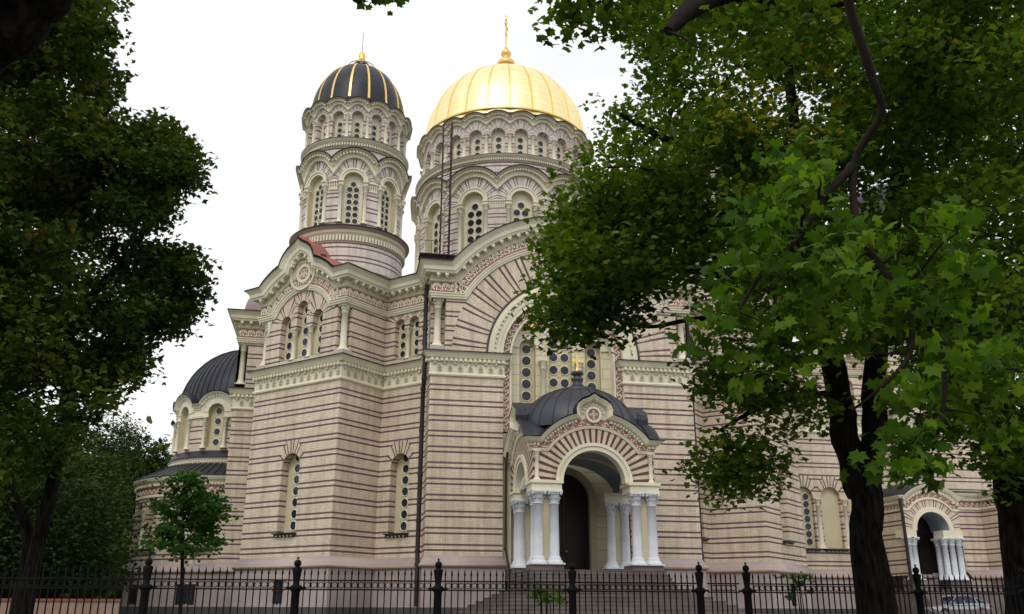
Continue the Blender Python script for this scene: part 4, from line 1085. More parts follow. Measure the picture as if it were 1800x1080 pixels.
# porch dome and gable roofs
pr = MB(); Rp = 3.2; Ry = 2.72
rows = [[(Rp*cos(t_)*sin(2*pi*j/48), PCY-Ry*cos(t_)*cos(2*pi*j/48), 8.95+2.45*sin(t_)) for j in range(48)] for t_ in [pi/2*i/14 for i in range(15)]]
pr.grid(rows, 'slate_metal', None, True, True)
for j in range(24):
    a = 2*pi*(j+.5)/24; pr.tube([((Rp+.015)*cos(t_)*sin(a), PCY-(Ry+.015)*cos(t_)*cos(a), 8.95+2.47*sin(t_)) for t_ in [pi/2*i/12 for i in range(12)]], .035, 'slate_metal', 4, False)
for F, c in ((FF, PX), (FL, 2.9), (FR, 2.9)):
    R_ = 3.62; q = [(-.6, 8.06)]+arc(c, 5.83, R_, 180-38.8, 105, 8)+[(c-.97, 9.65), (c-.86, 9.92), (c-.6, 10.12), (c-.28, 10.24), (c, 10.44), (c+.28, 10.24), (c+.6, 10.12), (c+.86, 9.92), (c+.97, 9.65)]+arc(c, 5.83, R_, 75, 38.8, 8)+[(F.L+.6, 8.06)]
    pr.grid([[F(s, z+.05, .48) for s, z in q], [F(c+(s-c)*.86, z+.06, -.5) for s, z in q], [F(c+(s-c)*.55, min(z+.2, 10.3), -1.9) for s, z in q]], 'slate_metal')
pr.lathe([(1.25, 11.12), (1.25, 11.24), (.95, 11.34), (.42, 11.5), (.24, 11.72), (.32, 11.85), (.34, 11.98), (.2, 12.05), (.25, 12.15), (.36, 12.22), (.30, 12.36), (.1, 12.42)], 'slate_metal', (0, PCY, 0), 18)
roof = pr.build('porch_roof', porch)
cx = MB(); cx.lathe([(.12, 12.4), (.05, 12.6)], 'gold_trim', (0, PCY, 0), 8)
cx.box((0, PCY, 12.92), (.12, .08, .72), 'gold_trim'); cx.box((0, PCY, 12.98), (.52, .081, .12), 'gold_trim')
for x, z in ((-.26, 12.98), (.26, 12.98), (0, 13.27)): cx.box((x, PCY, z), (.07, .09, .18) if x else (.18, .09, .07), 'gold_trim')
cx.build('cross', porch)
# imposts, piers and columns
cc = column_mesh('column', 3.42, .235, 'white_paint', .62, n=20); im = MB(); pd = MB(); co = MB()
for sx in (-1, 1):
    for yc, back_ in ((-9.05, 0), (-4.65, 1)):
        x = sx*2.5
        im.box((x, yc, 5.68), (1.5, 1.3, .50), 'cream'); im.box((x, yc, 5.9), (1.66, 1.46, .14), 'cream'); im.box((x, yc, 5.5), (1.56, 1.36, .05), 'cream')
        im.build('impost', porch); im = MB(); co.box((x, yc+.05, 3.7), (.78, .8, 3.5), 'cream_dark'); co.build('pier_core', porch); co = MB()
        pd.box((x, yc, .95), (1.58, 1.4, 2.1), 'step_stone'); pd.build('pedestal', porch); pd = MB()
        for dx, dy in ((-.39, -.36), (.41, -.36), (-.39 if sx < 0 else .41, .36)):
            link('porch_column', cc, porch, Matrix.Translation((x+dx, yc+dy, 2.05)))
    # little columns at the corners above
    link('corner_column', column_mesh('column', 1.45, .1, 'cream', .3), porch, Matrix.Translation((sx*(PX-.2), PYF-.06, 6.0)))
# vaulted ceiling, side wall behind and door
vt = MB()
vt.grid([[(3.0*cos(pi-pi*i/20), y_, 5.9+1.9*sin(pi*i/20)) for i in range(21)] for y_ in (-8.9, -3.0)], 'blue_vault', None, True)
p = [(3.02*cos(pi-pi*i/20), -6.2, 5.9+1.86*sin(pi*i/20)) for i in range(21)]
vt.tube(p, .14, 'cream_dark', 6)
vt.build('porch_vault', porch)
dr = MB(); FDr = FP((-1.5, Y0+.62), (1.5, Y0+.62))
q = [(-1.5, 1.75), (-1.5, 5.8)]+[(1.5*cos(pi-pi*i/16), 5.8+1.5*sin(pi*i/16)) for i in range(17)]+[(1.5, 1.75)]
dr.face([(x, Y0+.9, z) for x, z in q], 'door_wood')
for x in (-.75, .75):
    for z, h in ((2.5, 1.1), (3.9, 1.4), (5.3, 1.0)): dr.box((x, Y0+.88, z), (1.15, .05, h), 'door_wood'); dr.box((x, Y0+.86, z), (.85, .05, h-.3), 'door_wood')
dr.box((0, Y0+.86, 4), (.09, .08, 4.4), 'door_wood')
door = dr.build('door', cath); hm = MB(); hm.ball((.16, Y0+.78, 3.0), .06, 'gold_trim'); hm.build('handle', door)
st = MB()
p, n = fpath(FDr, [(-0.0, 1.75), (0, 5.8)]+arc(1.5, 5.8, 1.5, 180, 0, 18)+[(3.0, 1.75)])
sweep(st, p, n, [(-.3, 0), (.1, 0), (.1, .35), (-.3, .35)], 'cream_dark')
st.build('door_surround', cath)
# staircase
sr = MB(); NS = 13
for k in range(NS):
    zt_ = 1.74-.175*k; hx = max(3.35, 3.35+.42*(k-4)); yf = -9.95-.36*k
    sr.box((0, (yf-3.7)/2, zt_-.087-.4), (2*hx, abs(yf+3.7), .175+.8 if k == NS-1 else .175+.8), 'step_stone') if False else None
    sr.grid([[(-hx, -3.7, zt_-.175), (-hx, yf, zt_-.175), (hx, yf, zt_-.175), (hx, -3.7, zt_-.175)], [(-hx, -3.7, zt_-.04), (-hx, yf, zt_-.04), (hx, yf, zt_-.04), (hx, -3.7, zt_-.04)],
             [(-hx-.03, -3.7, zt_-.04), (-hx-.03, yf-.03, zt_-.04), (hx+.03, yf-.03, zt_-.04), (hx+.03, -3.7, zt_-.04)], [(-hx-.03, -3.7, zt_), (-hx-.03, yf-.03, zt_), (hx+.03, yf-.03, zt_), (hx+.03, -3.7, zt_)]], 'step_stone')
    sr.face([(-hx-.03, -3.7, zt_), (-hx-.03, yf-.03, zt_), (hx+.03, yf-.03, zt_), (hx+.03, -3.7, zt_)], 'step_stone')
sr.build('staircase', cath)
# ---- downpipes
def pipe(pts, r, lab=None):
    mb = MB(); mb.tube(pts, r, 'pipe_metal', 10)
    for p_ in pts[1:-1]: mb.lathe([(r*1.25, p_[2]-.06), (r*1.25, p_[2]+.06)], 'dark_metal', (p_[0], p_[1], 0), 10)
    return mb.build('downpipe', cath)
for sx in (-1, 1):
    x = sx*8.12; pipe([(x-.0, -2.9, 18.2), (x, -2.7, 17.6)]+[(x, -2.7, z) for z in (15.5, 14.6)]+[(x-.0, -3.15, 13.9), (x, -3.15, 12.4), (x, -2.75, 11.9)]+[(x, -2.75, z) for z in (9.5, 7, 4.5, 2.9)]+[(x, -2.95, 2.2), (x, -2.95, 0.05)], .13)
for sx in (-1, 1):
    pipe([(sx*3.45, -4.1, 8.2), (sx*3.5, -3.95, 7.3), (sx*3.5, -3.95, 3.0), (sx*3.3, -4.6, 1.4), (sx*3.3, -4.6, .3)], .07)
# ---- steel access ladder on the main drum
ld_ = MB()
for (u_, v0, v1) in ((777, 446, 235), (792, 446, 238)):
    o_ = []
    for v_ in (v0, v1):
        d = ray(u_, v_); t_ = (7.2-CAM.y)/d.y; o_.append(CAM+d*t_)
    x = (o_[0].x+o_[1].x)/2; r_ = .035 if u_ < 780 else .055
    for y_ in (7.2, 7.75): ld_.tube([(x, y_, 22.6), (x, y_, 35.1)], r_, 'rust_steel', 6)
    xs = x if u_ < 780 else xs
for k in range(26):
    z = 23+k*.47; ld_.tube([(xs, 7.2, z), (xs+.62, 7.2, z+(.2 if k % 2 else -.05))], .02, 'rust_steel', 4)
    if k % 3 == 0: ld_.tube([(xs+.62, 7.2, z), (xs+.62, 8.9, z+.3)], .03, 'rust_steel', 4); ld_.tube([(xs, 7.75, z), (xs+.62, 7.2, z+1.2)], .016, 'rust_steel', 4)
ld_.box((xs-.2, 7.6, 24.1), (2.6, 1.4, .06), 'rust_steel')
for k in range(6): ld_.tube([(xs-1.5+k*.42, 6.9, 24.1), (xs-1.5+k*.42, 6.9, 25.1)], .02, 'rust_steel', 4)
ld_.tube([(xs-1.5, 6.9, 25.1), (xs+.9, 6.9, 25.1)], .02, 'rust_steel', 4)
ld_.build('access_ladder', cath)

# ---- 6. western part: nave wall, side portal, bell tower base
nv = MB(); FN = FP((17.8, 8.38), (28.4, 8.38)); nw = []
for c in (2.2, 3.25, 5.3, 7.4, ): pass
low_n = [(3.0, 1.55, 4.1, 7.75), (5.15, 1.55, 4.1, 7.75), (7.3, 1.55, 4.1, 7.75)]
up_n = [(2.3, .9, 14.3, 16.3), (3.6, .9, 14.3, 16.3), (6.3, .9, 14.3, 16.3), (7.6, .9, 14.3, 16.3)]
wall(nv, FN, 0, FN.L, ZP, ZM+.1, low_n, ds=1.2); wall(nv, FN, 0, FN.L, ZU, ZA+.05, up_n, ds=1.2); wall(nv, FN, 0, FN.L, ZA, ZT, mat='cream', ds=2)
for c, w_, zb, zs in low_n: keystones(nv, FN, c, zs, w_/2)
# bell tower block
BT = [(28.4, 8.38), (28.4, 6.6), (33.8, 6.6), (33.8, 4.9), (39.5, 4.9), (39.5, 20)]
for a, b_ in zip(BT, BT[1:]):
    F = FP(a, b_)
    o1 = [(F.L*.62, 1.3, 3.9, 6.3)] if a[0] == 33.8 and b_[0] == 39.5 else []
    wall(nv, F, 0, F.L, ZP, 7.3, o1, ds=1.5)
    if o1: nwF = F; nwo = o1[0]
B2 = [(28.4, 8.6), (28.4, 7.4), (39.0, 7.4), (39.0, 20)]
for a, b_ in zip(B2, B2[1:]):
    F = FP(a, b_); oo = [(2.9, 3.4, 11.6, 12.6)] if F.L > 10 and a[1] == 7.4 and b_[1] == 7.4 else []
    wall(nv, F, 0, F.L, 8.0, 21.0, oo, ds=1)
    if oo:
        c, w_, zb, zs = oo[0]; 
        q = [(c-w_/2, zb)]+arc(c, zs, w_/2, 180, 0, 16)+[(c+w_/2, zb)]
        nv.face([F(s, z, -.4) for s, z in q], 'brick', [(s, z) for s, z in q]); nv.grid([[F(s, z, 0) for s, z in q], [F(s, z, -.4) for s, z in q]], 'cream')
        p, n = fpath(F, arc(c, zs, w_/2+.2, 180, 0, 20)); sweep(nv, p, n, [(0, -.2), (.12, -.2), (.2, .15), (.2, .2), (0, .2)], ['cream', 'cream', 'cream', 'grey_cap'])
        Fbt = F
nv.face([(x, y, 21.05) for x, y in ((28.2, 7.2), (39.2, 7.2), (39.2, 20), (28.2, 20))], 'grey_cap')
wst = nv.build('west_wing_wall', cath)
nwm = window_mesh('window', 1.55, 4.425, .35, col_circles(-.35, .5, 3.7, .24, 7)+col_circles(.35, .5, 3.7, .24, 7), 'brick', 4.1, sill=1)
nwb = window_mesh('window', 1.55, 4.425, .35, [], 'brick', 4.1, sill=1)
for k, (c, w_, zb, zs) in enumerate(low_n): link('window', nwm if k == 0 else nwb, wst, frame(FN, c, zb))
for s in (4.075, 6.22): link('column', column_mesh('column', 3.5, .17, 'cream', .5), wst, frame(FN, s, 4.15, .02))
uw = window_mesh('window', .9, 2.45, .35, col_circles(0, .45, 1.9, .22, 3), 'brick', 14.3)
for c, w_, zb, zs in up_n: link('window', uw, wst, frame(FN, c, zb))
lat = MB(); c, w_, zb, zs = nwo   # lattice window of the stair turret
link('window', window_mesh('window', w_, zs+w_/2-zb, .3, col_circles(-.3, .4, 2.6, .22, 5)+col_circles(.3, .4, 2.6, .22, 5), 'brick', zb, sill=1), wst, frame(nwF, c, zb))
torus_band([D2[:1]+(8.38,), (28.4, 8.38)]+BT[1:], wst).build('plinth', wst)
torus_band([(17.8, 8.38), (19.8, 8.38)], wst).build('plinth', wst)
mid_band([(17.8, 8.38), (28.3, 8.38)], 'mid_cornice', wst)
upper_band([([Vector((17.8, 8.38, ZA)), Vector((28.3, 8.38, ZA))], [Vector((0, -1, 0))])], 'upper_cornice', wst)
lc = MB(); pts = [Vector((x, y, 0)) for x, y in BT]; nr = [Vector((b.y-a.y, -(b.x-a.x), 0)).normalized() for a, b in zip(pts, pts[1:])]
sweep(lc, pts, nr, [(0, 6.9), (.08, 6.92), (.08, 7.05), (.03, 7.08), (.03, 7.5), (.1, 7.52), (.1, 7.7), (.28, 7.85), (.36, 7.98), (.38, 8.05), (-.9, 8.4)], ['cream', 'cream', 'cream', 'red_ground', 'cream', 'cream', 'cream', 'cream', 'cream', 'grey_cap'])
for p_, n_, d, u in along(pts, nr, .2): lc.box(p_+n_*.17+u*7.62, (.1, .12, .13), 'cream', (d, n_, u))
for fr in along(pts, nr, .45): motif_wave(lc, (fr[0]+fr[1]*.03+fr[3]*7.28, fr[1], fr[2], fr[3]), .38)
lc.build('lower_cornice', wst)
mid_band([(28.4, 8.6), (28.4, 7.4), (39.0, 7.4)], 'mid_cornice', wst)
# upper bell stage
bt = MB(); Fb = FP((28.9, 8.0), (38.5, 8.0))
for a, b_ in (((28.9, 18), (28.9, 8.0)), ((28.9, 8.0), (38.5, 8.0)), ((38.5, 8.0), (38.5, 18))):
    F = FP(a, b_); oo = [(F.L*.5-1.6, 1.3, 23.2, 26.5), (F.L*.5+1.6, 1.3, 23.2, 26.5)]
    wall(bt, F, 0, F.L, 21, 30, oo, ds=1)
    sweep(bt, [F(0, 29.6), F(F.L, 29.6)], [F.nor(0)], [(0, 0), (.2, .1), (.2, .4), (.6, .7), (.6, .9), (-.5, 1.2)], 'cream')
bell = bt.build('bell_stage', cath)
bd = MB(); bd.lathe([(3.9, 30.3), (3.9, 31.5)]+[(3.9*cos(t_), 31.5+4.5*sin(t_)) for t_ in [pi/2*i/12 for i in range(13)]], 'dark_metal', (33.7, 13, 0), 40); bd.build('bell_dome', bell)
bd = MB()
bd.box((33.7, 13, 30.3), (9.6, 10, .1), 'grey_cap'); bd.build('bell_roof', bell)
# western portal
wp = MB(); WF = FP((26.0, 4.4), (30.3, 4.4)); WL = FP((26.0, 8.38), (26.0, 4.4)); WR = FP((30.3, 4.4), (30.3, 6.6))
def uvp(s, z): 
    if z < 5.2: return (s, z)
    a = atan2(z-5.2, abs(s-2.15)+1e-6); return (math.hypot(s-2.15, z-5.2), 5.2+a*3)
wall(wp, WF, 0, WF.L, 5.1, lambda s: max(6.5, 5.2+sqrt(max(0, 2.1**2-(s-2.15)**2))), [(2.15, 2.5, 5.1, 5.2)], ds=.15, dz=.15, uvf=uvp)
for F in (WL, WR): wall(wp, F, 0, F.L, 2.2, 6.6, ds=1)
wp.grid([[WF(s, z, 0) for s, z in arc(2.15, 5.2, 1.25, 180, 0, 18)], [WF(s, z, -2.0) for s, z in arc(2.15, 5.2, 1.25, 180, 0, 18)]], 'blue_vault')
wpo = wp.build('west_portal', cath)
wq = MB()
p, n = fpath(WF, arc(2.15, 5.2, 1.42, 180, 0, 22)); sweep(wq, p, n, [(0, -.17), (.1, -.17), (.1, .17), (0, .17)], 'cream')
aa = degrees(math.asin(1.3/2.1)); p, n = fpath(WF, [(0, 6.5)]+arc(2.15, 5.2, 2.1, 180-aa, aa, 22)+[(4.3, 6.5)])
P = [WL(0, 6.5)]+p+[WR(2.2, 6.5)]; N = [WL.nor(0)]+n+[WR.nor(0)]
sweep(wq, P, N, [(0, 0), (.08, .02), (.08, .14), (.04, .16), (.04, .45), (.1, .5), (.1, .66), (.28, .8), (.36, .95), (.38, 1.02), (-2.5, 1.4)], ['cream', 'cream', 'cream', 'red_ground', 'cream', 'cream', 'cream', 'cream', 'cream', 'dark_metal'])
for fr in along(P, N, .4): motif_wave(wq, (fr[0]+fr[1]*.04+fr[3]*.3, fr[1], fr[2], fr[3]), .3, wd=.045)
for p_, n_, d, u in along(P, N, .19): wq.box(p_+n_*.16+u*.58, (.1, .12, .12), 'cream', (d, n_, u))
for x in (26.35, 29.6): wq.box((x, 4.85, 4.95), (1.5 if x > 27 else .9, 1.1, .5), 'cream'); wq.box((x, 4.85, 1.2), (1.5 if x > 27 else .9, 1.1, 1.5), 'step_stone')
wq.build('portal_arch', wpo)
cw = column_mesh('column', 2.75, .2, 'white_paint', .5, n=16)
for x, y in ((28.95, 4.5), (29.5, 4.5), (30.05, 4.5), (26.2, 4.5), (26.6, 4.5), (28.95, 5.2)): link('portal_column', cw, wpo, Matrix.Translation((x, y, 1.95)))
wd_ = MB(); wd_.box((28.1, 6.55, 3.6), (3.0, .1, 6), 'door_wood')
for z in (2.6, 4.2): wd_.box((27.6, 6.47, z), (.8, .06, 1.2), 'door_wood'); wd_.box((28.7, 6.47, z), (.8, .06, 1.2), 'door_wood')
wd_.build('portal_door', wpo)
pipe([(25.8, 4.22, 7.3), (25.85, 4.2, 6.0), (25.85, 4.2, 3), (25.85, 4.15, -.3)], .11)
pipe([(30.55, 6.2, 7.6), (30.6, 6.2, 4.5), (30.9, 6.1, 3.2), (31.9, 6.0, 2.0)], .08)
ws = MB()
for k in range(9): ws.box((28.15, 4.0-.16*k, 1.1-.17*k-.3), (5.2+.3*k, 3.0+.32*k, .175+.6), 'step_stone')
ws.build('portal_steps', cath)

# ================================================================= GROUND
def sheet(name, x0, x1, y0, y1, zf, mat, nx=40, ny=60):
    mb = MB(); rows = [[(x0+(x1-x0)*i/nx, y0+(y1-y0)*j/ny, zf(x0+(x1-x0)*i/nx, y0+(y1-y0)*j/ny)) for i in range(nx+1)] for j in range(ny+1)]
    mb.grid(rows, mat, None, True); o = mb.build(name); o['kind'] = 'structure'; return o
def gz(x, y): return float(np.interp(y, [-40, -36, -14, 300], [-1.66, -1.62, -.62, -.62]))
big = MB()
xs_ = [-700, -200, -80, -40, -20, 0, 20, 40, 80, 200, 700]; ys_ = [-300, -60, -37.2]
big.grid([[(x, y, -1.62) for x in xs_] for y in ys_], 'asphalt', None, True); r = big.build('road'); r['kind'] = 'structure'
big = MB(); ys_ = [-37.2, -36, -34, -31, -28, -25, -22, -18, -14, 0, 60, 300, 900]
big.grid([[(x, y, gz(x, y)) for x in xs_] for y in ys_], 'lawn', None, True); r = big.build('ground'); r['kind'] = 'structure'
big = MB(); xs2 = [-60, -30, -10, 0, 10, 30, 60, 90]; ys_ = [-26, -22, -18, -14, -13]
big.grid([[(x, y, gz(x, y)+.012) for x in xs2] for y in ys_], 'pavement', None, True)
big.grid([[(x, y, gz(x, y)+.012) for x in xs2[4:]] for y in [-13, 0, 6]], 'pavement', None, True)
r = big.build('forecourt'); r['kind'] = 'structure'
big = MB(); big.box((0, -39.5, -1.56), (400, 4.2, .12), 'pavement'); r = big.build('pavement'); r['kind'] = 'structure'

# ================================================================= FENCE
FY = -36.37; FX0 = -15.65
fence = empty('iron_fence', (FX0, FY, -1.6), 'long black iron railing with ball topped posts in front of the porch steps', 'fence')
def post_mesh(cross=True):
    mb = MB()
    mb.lathe([(.075, .1), (.075, 1.86), (.12, 1.90), (.13, 1.93), (.12, 1.96), (.06, 2.0), (.075, 2.04), (.055, 2.1), (.085, 2.26), (.09, 2.28), (.055, 2.3), (.03, 2.31)] if False else
             [(.12, .1), (.12, .3), (.075, .36), (.072, 1.86), (.10, 1.9), (.12, 1.93), (.10, 1.96), (.055, 1.99), (.055, 2.02), (.078, 2.2), (.085, 2.24), (.085, 2.26), (.05, 2.28), (.03, 2.30)], 'iron', (0, 0, 0), 12)
    mb.ball((0, 0, 2.345), .066, 'iron', 12, 8)
    for k in range(2): mb.box((0, 0, 1.93), (.34 if k % 2 else .05, .05 if k % 2 else .34, .035), 'iron')
    if cross:
        mb.tube([(0, 0, 2.39), (0, 0, 2.46)], .012, 'iron', 6); mb.box((0, 0, 2.435), (.05, .02, .016), 'iron')
    return mb.mesh('post')
pm = post_mesh(True); pm2 = post_mesh(False)
def panel(x0, x1, par, name):
    mb = MB(); L = x1-x0; n = max(2, round(L/.1235)); a = .13
    for k in range(n):
        x = x0+a+(L-2*a)*k/(n-1)
        mb.box((x, 0, 1.1), (.02, .02, 2.14), 'iron')
        mb.lathe([(.014, 2.15), (.02, 2.18), (.001, 2.28)], 'iron', (x, 0, 0), 5, False)
    for z in (2.06, 1.905, .34): mb.box(((x0+x1)/2, 0, z), (L-.12, .04, .024), 'iron')
    for k in range(n-1):
        x = x0+a+(L-2*a)*(k+.5)/(n-1); rr = [[(x+r*cos(2*pi*j/12), y_, 1.982+r*sin(2*pi*j/12)) for j in range(12)] for r, y_ in ((.056, -.008), (.042, -.008), (.042, .008), (.056, .008))]
        mb.grid(rr, 'iron', None, True, True)
    return mb.build(name, par)
def plinthm(x0, x1, par):
    mb = MB(); mb.box(((x0+x1)/2, 0, .05), (x1-x0, .36, .34), 'granite'); return mb.build('kerb', par)
xsx = [-5.03, -2.5, 0, 2.5, 5.0, 7.5, 10.0]
for k, x in enumerate(xsx): link('post', pm2 if k == 5 else pm, fence).location = (x, 0, 0)
for a, b_ in zip(xsx, xsx[1:]): panel(a, b_, fence, 'panel')
plinthm(-8, 10.05, fence); panel(-7.5, -5.03, fence, 'panel')
gate1 = empty('iron_gate', (FX0+10.0, FY, -1.6), 'narrow iron gate in the railing left of the big forked maple trunk', 'gate', 'gates in the railing')
panel(.1, .86, gate1, 'leaf'); g_ = MB(); g_.tube([(.84, -.05, 1.0), (.84, -.05, 1.25)], .03, 'iron', 6); g_.build('latch', gate1)
fence2 = empty('iron_fence', (FX0+10.96, FY, -1.6), 'short section of black railing crossing in front of the big forked maple trunk', 'fence')
for x in (0, 2.65): link('post', pm, fence2).location = (x, 0, 0)
panel(0, 2.65, fence2, 'panel'); plinthm(0, 2.7, fence2)
gate2 = empty('iron_gate', (FX0+13.62, FY, -1.6), 'iron gate in the railing right beside the big maple trunk', 'gate', 'gates in the railing')
panel(.1, .88, gate2, 'leaf')
fence3 = empty('iron_fence', (FX0+14.6, FY, -1.6), 'black railing at the far right with the silver car behind it', 'fence')
for x in (0, 2.4, 4.9, 7.4): link('post', pm, fence3).location = (x, 0, 0)
for a, b_ in ((0, 2.4), (2.4, 4.9), (4.9, 7.4)): panel(a, b_, fence3, 'panel')
plinthm(0, 7.6, fence3)
# low wall at the left
lw = empty('low_wall', (-27.0, -5.2, -.6), 'low pinkish rendered wall with red coping at the far left before the park trees', 'wall')
mb = MB(); a = px(-400, 1050, 50); a = Vector((-37, -5.6, 0)); b2 = Vector((-22.6, -4.6, 0)); d = (b2-a).normalized(); n = Vector((d.y, -d.x, 0))
mb.box((a+b2)/2+Vector((0, 0, -.35)), ((b2-a).length, .3, 1.2), 'wall_render', (d, n, Vector((0, 0, 1)))); local(lw, mb.build('wall_body', lw))
mb = MB(); mb.box((a+b2)/2+Vector((0, 0, .3)), ((b2-a).length+.1, .42, .12), 'coping', (d, n, Vector((0, 0, 1))))
mb.box(b2+Vector((-4.2, -.05, -.28))*1, (.5, .45, 1.25), 'wall_render', (d, n, Vector((0, 0, 1)))); local(lw, mb.build('coping', lw))

# ================================================================= CAR
def car(loc, rz):
    c = empty('parked_car', loc, 'silver blue saloon car parked behind the railing at the right', 'car', rz=rz)
    # profile along x (front at -x), z heights; body lofted across y
    L = 4.5
    low = [(-2.25, .42), (-2.22, .62), (-1.9, .76), (-1.2, .86), (-.85, .90), (1.55, .95), (2.1, .93), (2.25, .78), (2.25, .42)]
    mb = MB()
    xs = np.linspace(-2.25, 2.25, 37)
    def top(x): return float(np.interp(x, [-2.25, -2.15, -1.8, -1.0, -.8, 1.4, 2.05, 2.25], [.58, .68, .78, .90, .93, .99, .97, .80]))
    def bot(x):
        z = .26
        for wx in (-1.4, 1.32):
            if abs(x-wx) < .36: z = max(z, .31+sqrt(max(0, .36**2-(x-wx)**2)))
        return z
    def hw(x): return .89*(1-.16*max(0, (abs(x)-1.5)/.75)**2)
    rows = []
    for x in xs:
        t_, b_, h = top(x), bot(x), hw(x)
        rows.append([(x, -h*.97, b_), (x, -h, (t_+b_)/2), (x, -h*.97, t_-.1), (x, -h*.88, t_), (x, 0, t_+.02), (x, h*.88, t_), (x, h*.97, t_-.1), (x, h, (t_+b_)/2), (x, h*.97, b_)])
    mb.grid(rows, 'car_paint', None, True); mb.face(rows[0], 'car_paint'); mb.face(rows[-1], 'car_paint'); mb.box((0, 0, .35), (2.0, 1.6, .2), 'rubber')
    cab = [(-.95, .92), (-.25, 1.38), (.15, 1.44), (.75, 1.42), (1.35, 1.2), (1.85, .97)]
    rows = [[(x, -h, z) for x, z in cab] for h in (.76,)]
    g = MB(); prof = [(-.95, .92), (-.6, 1.16), (-.25, 1.37), (.15, 1.43), (.75, 1.41), (1.35, 1.2), (1.85, .97)]
    rows = [[(x, s*(.8-.22*(z-.92)/.5), z) for s in (-1, 1)] for x, z in prof]
    g.grid(rows[2:5], 'car_paint'); g.grid(rows[:3], 'glass'); g.grid(rows[4:], 'glass')
    for s in (-1, 1):
        g.face([(x, s*(.8-.22*(z-.92)/.5), z) for x, z in prof], 'glass')
        for x0, z0, x1, z1 in ((-.95, .92, -.25, 1.38), (-.25, 1.38, .15, 1.44), (.15, 1.44, .75, 1.42), (.75, 1.42, 1.35, 1.21), (1.35, 1.21, 1.85, .98), (.2, .93, .2, 1.43), (1.1, .95, 1.1, 1.3)):
            q = lambda x, z: (x, s*(.815-.22*(z-.92)/.5), z)
            g.tube([q(x0, z0), q(x1, z1)], .03, 'car_paint', 6)
        g.box((-.78, s*.95, .98), (.12, .2, .12), 'car_paint')
        g.tube([(-1.0, s*.885, .83), (1.9, s*.88, .87)], .012, 'rubber', 4)
        g.box((.0, s*.9, .82), (.18, .03, .03), 'chrome'); g.box((1.0, s*.9, .84), (.18, .03, .03), 'chrome')
    mb.build('body', c); g.build('cabin', c)
    for wx in (-1.4, 1.32):
        for s in (-1, 1):
            w_ = MB(); prof = [(.17, -.09), (.3, -.1), (.325, -.06), (.325, .06), (.3, .1), (.17, .09)]
            w_.lathe(prof, 'rubber', n=24); ww = w_.build('wheel', c); ww.location = (wx, s*.8, .325); ww.rotation_euler = (pi/2, 0, 0)
            r = MB(); r.lathe([(.205, .085), (.19, .095), (.17, .06)], 'chrome', n=20); r.lathe([(.205, -.085), (.19, -.095), (.17, -.06)], 'chrome', n=20)
            for k in range(5):
                a = 2*pi*k/5; r.box((.1*cos(a), .1*sin(a), 0), (.19, .04, .15), 'chrome', (Vector((cos(a), sin(a), 0)), Vector((-sin(a), cos(a), 0)), Vector((0, 0, 1))))
            r.build('rim', ww)
    for s in (-1, 1):
        h = MB(); h.ball((-2.12, s*.66, .67), .16, 'lamp_glass', 8, 5, (.6, 1.1, .55)); h.build('headlight', c)
        h = MB(); h.ball((2.17, s*.7, .82), .15, 'tail_red', 8, 5, (.45, 1.1, .6)); h.build('tail_light', c)
    return c
dcar = ray(1676, 1060); tcar = (1.2-CAM.y)/dcar.y; pcar = CAM+dcar*tcar
car((pcar.x, 1.2, -.6), radians(3))

# ================================================================= TREES
MAPLE = []
for a, r in ((-90, .16), (-65, .42), (-48, .66), (-34, .52), (-20, .62), (-3, .92), (10, .66), (20, .60), (32, .92), (42, .72), (56, .54), (68, .62), (80, .74), (90, 1.0)):
    MAPLE.append((a, r))
MAPLE = [(r*cos(radians(a)), r*sin(radians(a))) for a, r in MAPLE]; MAPLE = MAPLE+[(-x, y) for x, y in MAPLE[-2:0:-1]]
MAPLE = np.array(MAPLE)
STAR = np.array([(r*cos(radians(a)), r*sin(radians(a))) for a, r in ((-90, .4), (-45, .78), (-22, .58), (10, .95), (42, .64), (90, 1.0), (138, .64), (170, .95), (202, .58), (225, .78))])
STAR8 = np.array([(r*cos(radians(a)), r*sin(radians(a))) for a, r in ((-90, .5), (-30, .5), (5, .95), (45, .5), (90, 1.0), (135, .5), (175, .95), (210, .5))])
OVAL = np.array([(0, -.9), (.55, -.4), (.6, .2), (0, 1.0), (-.6, .2), (-.55, -.4)])
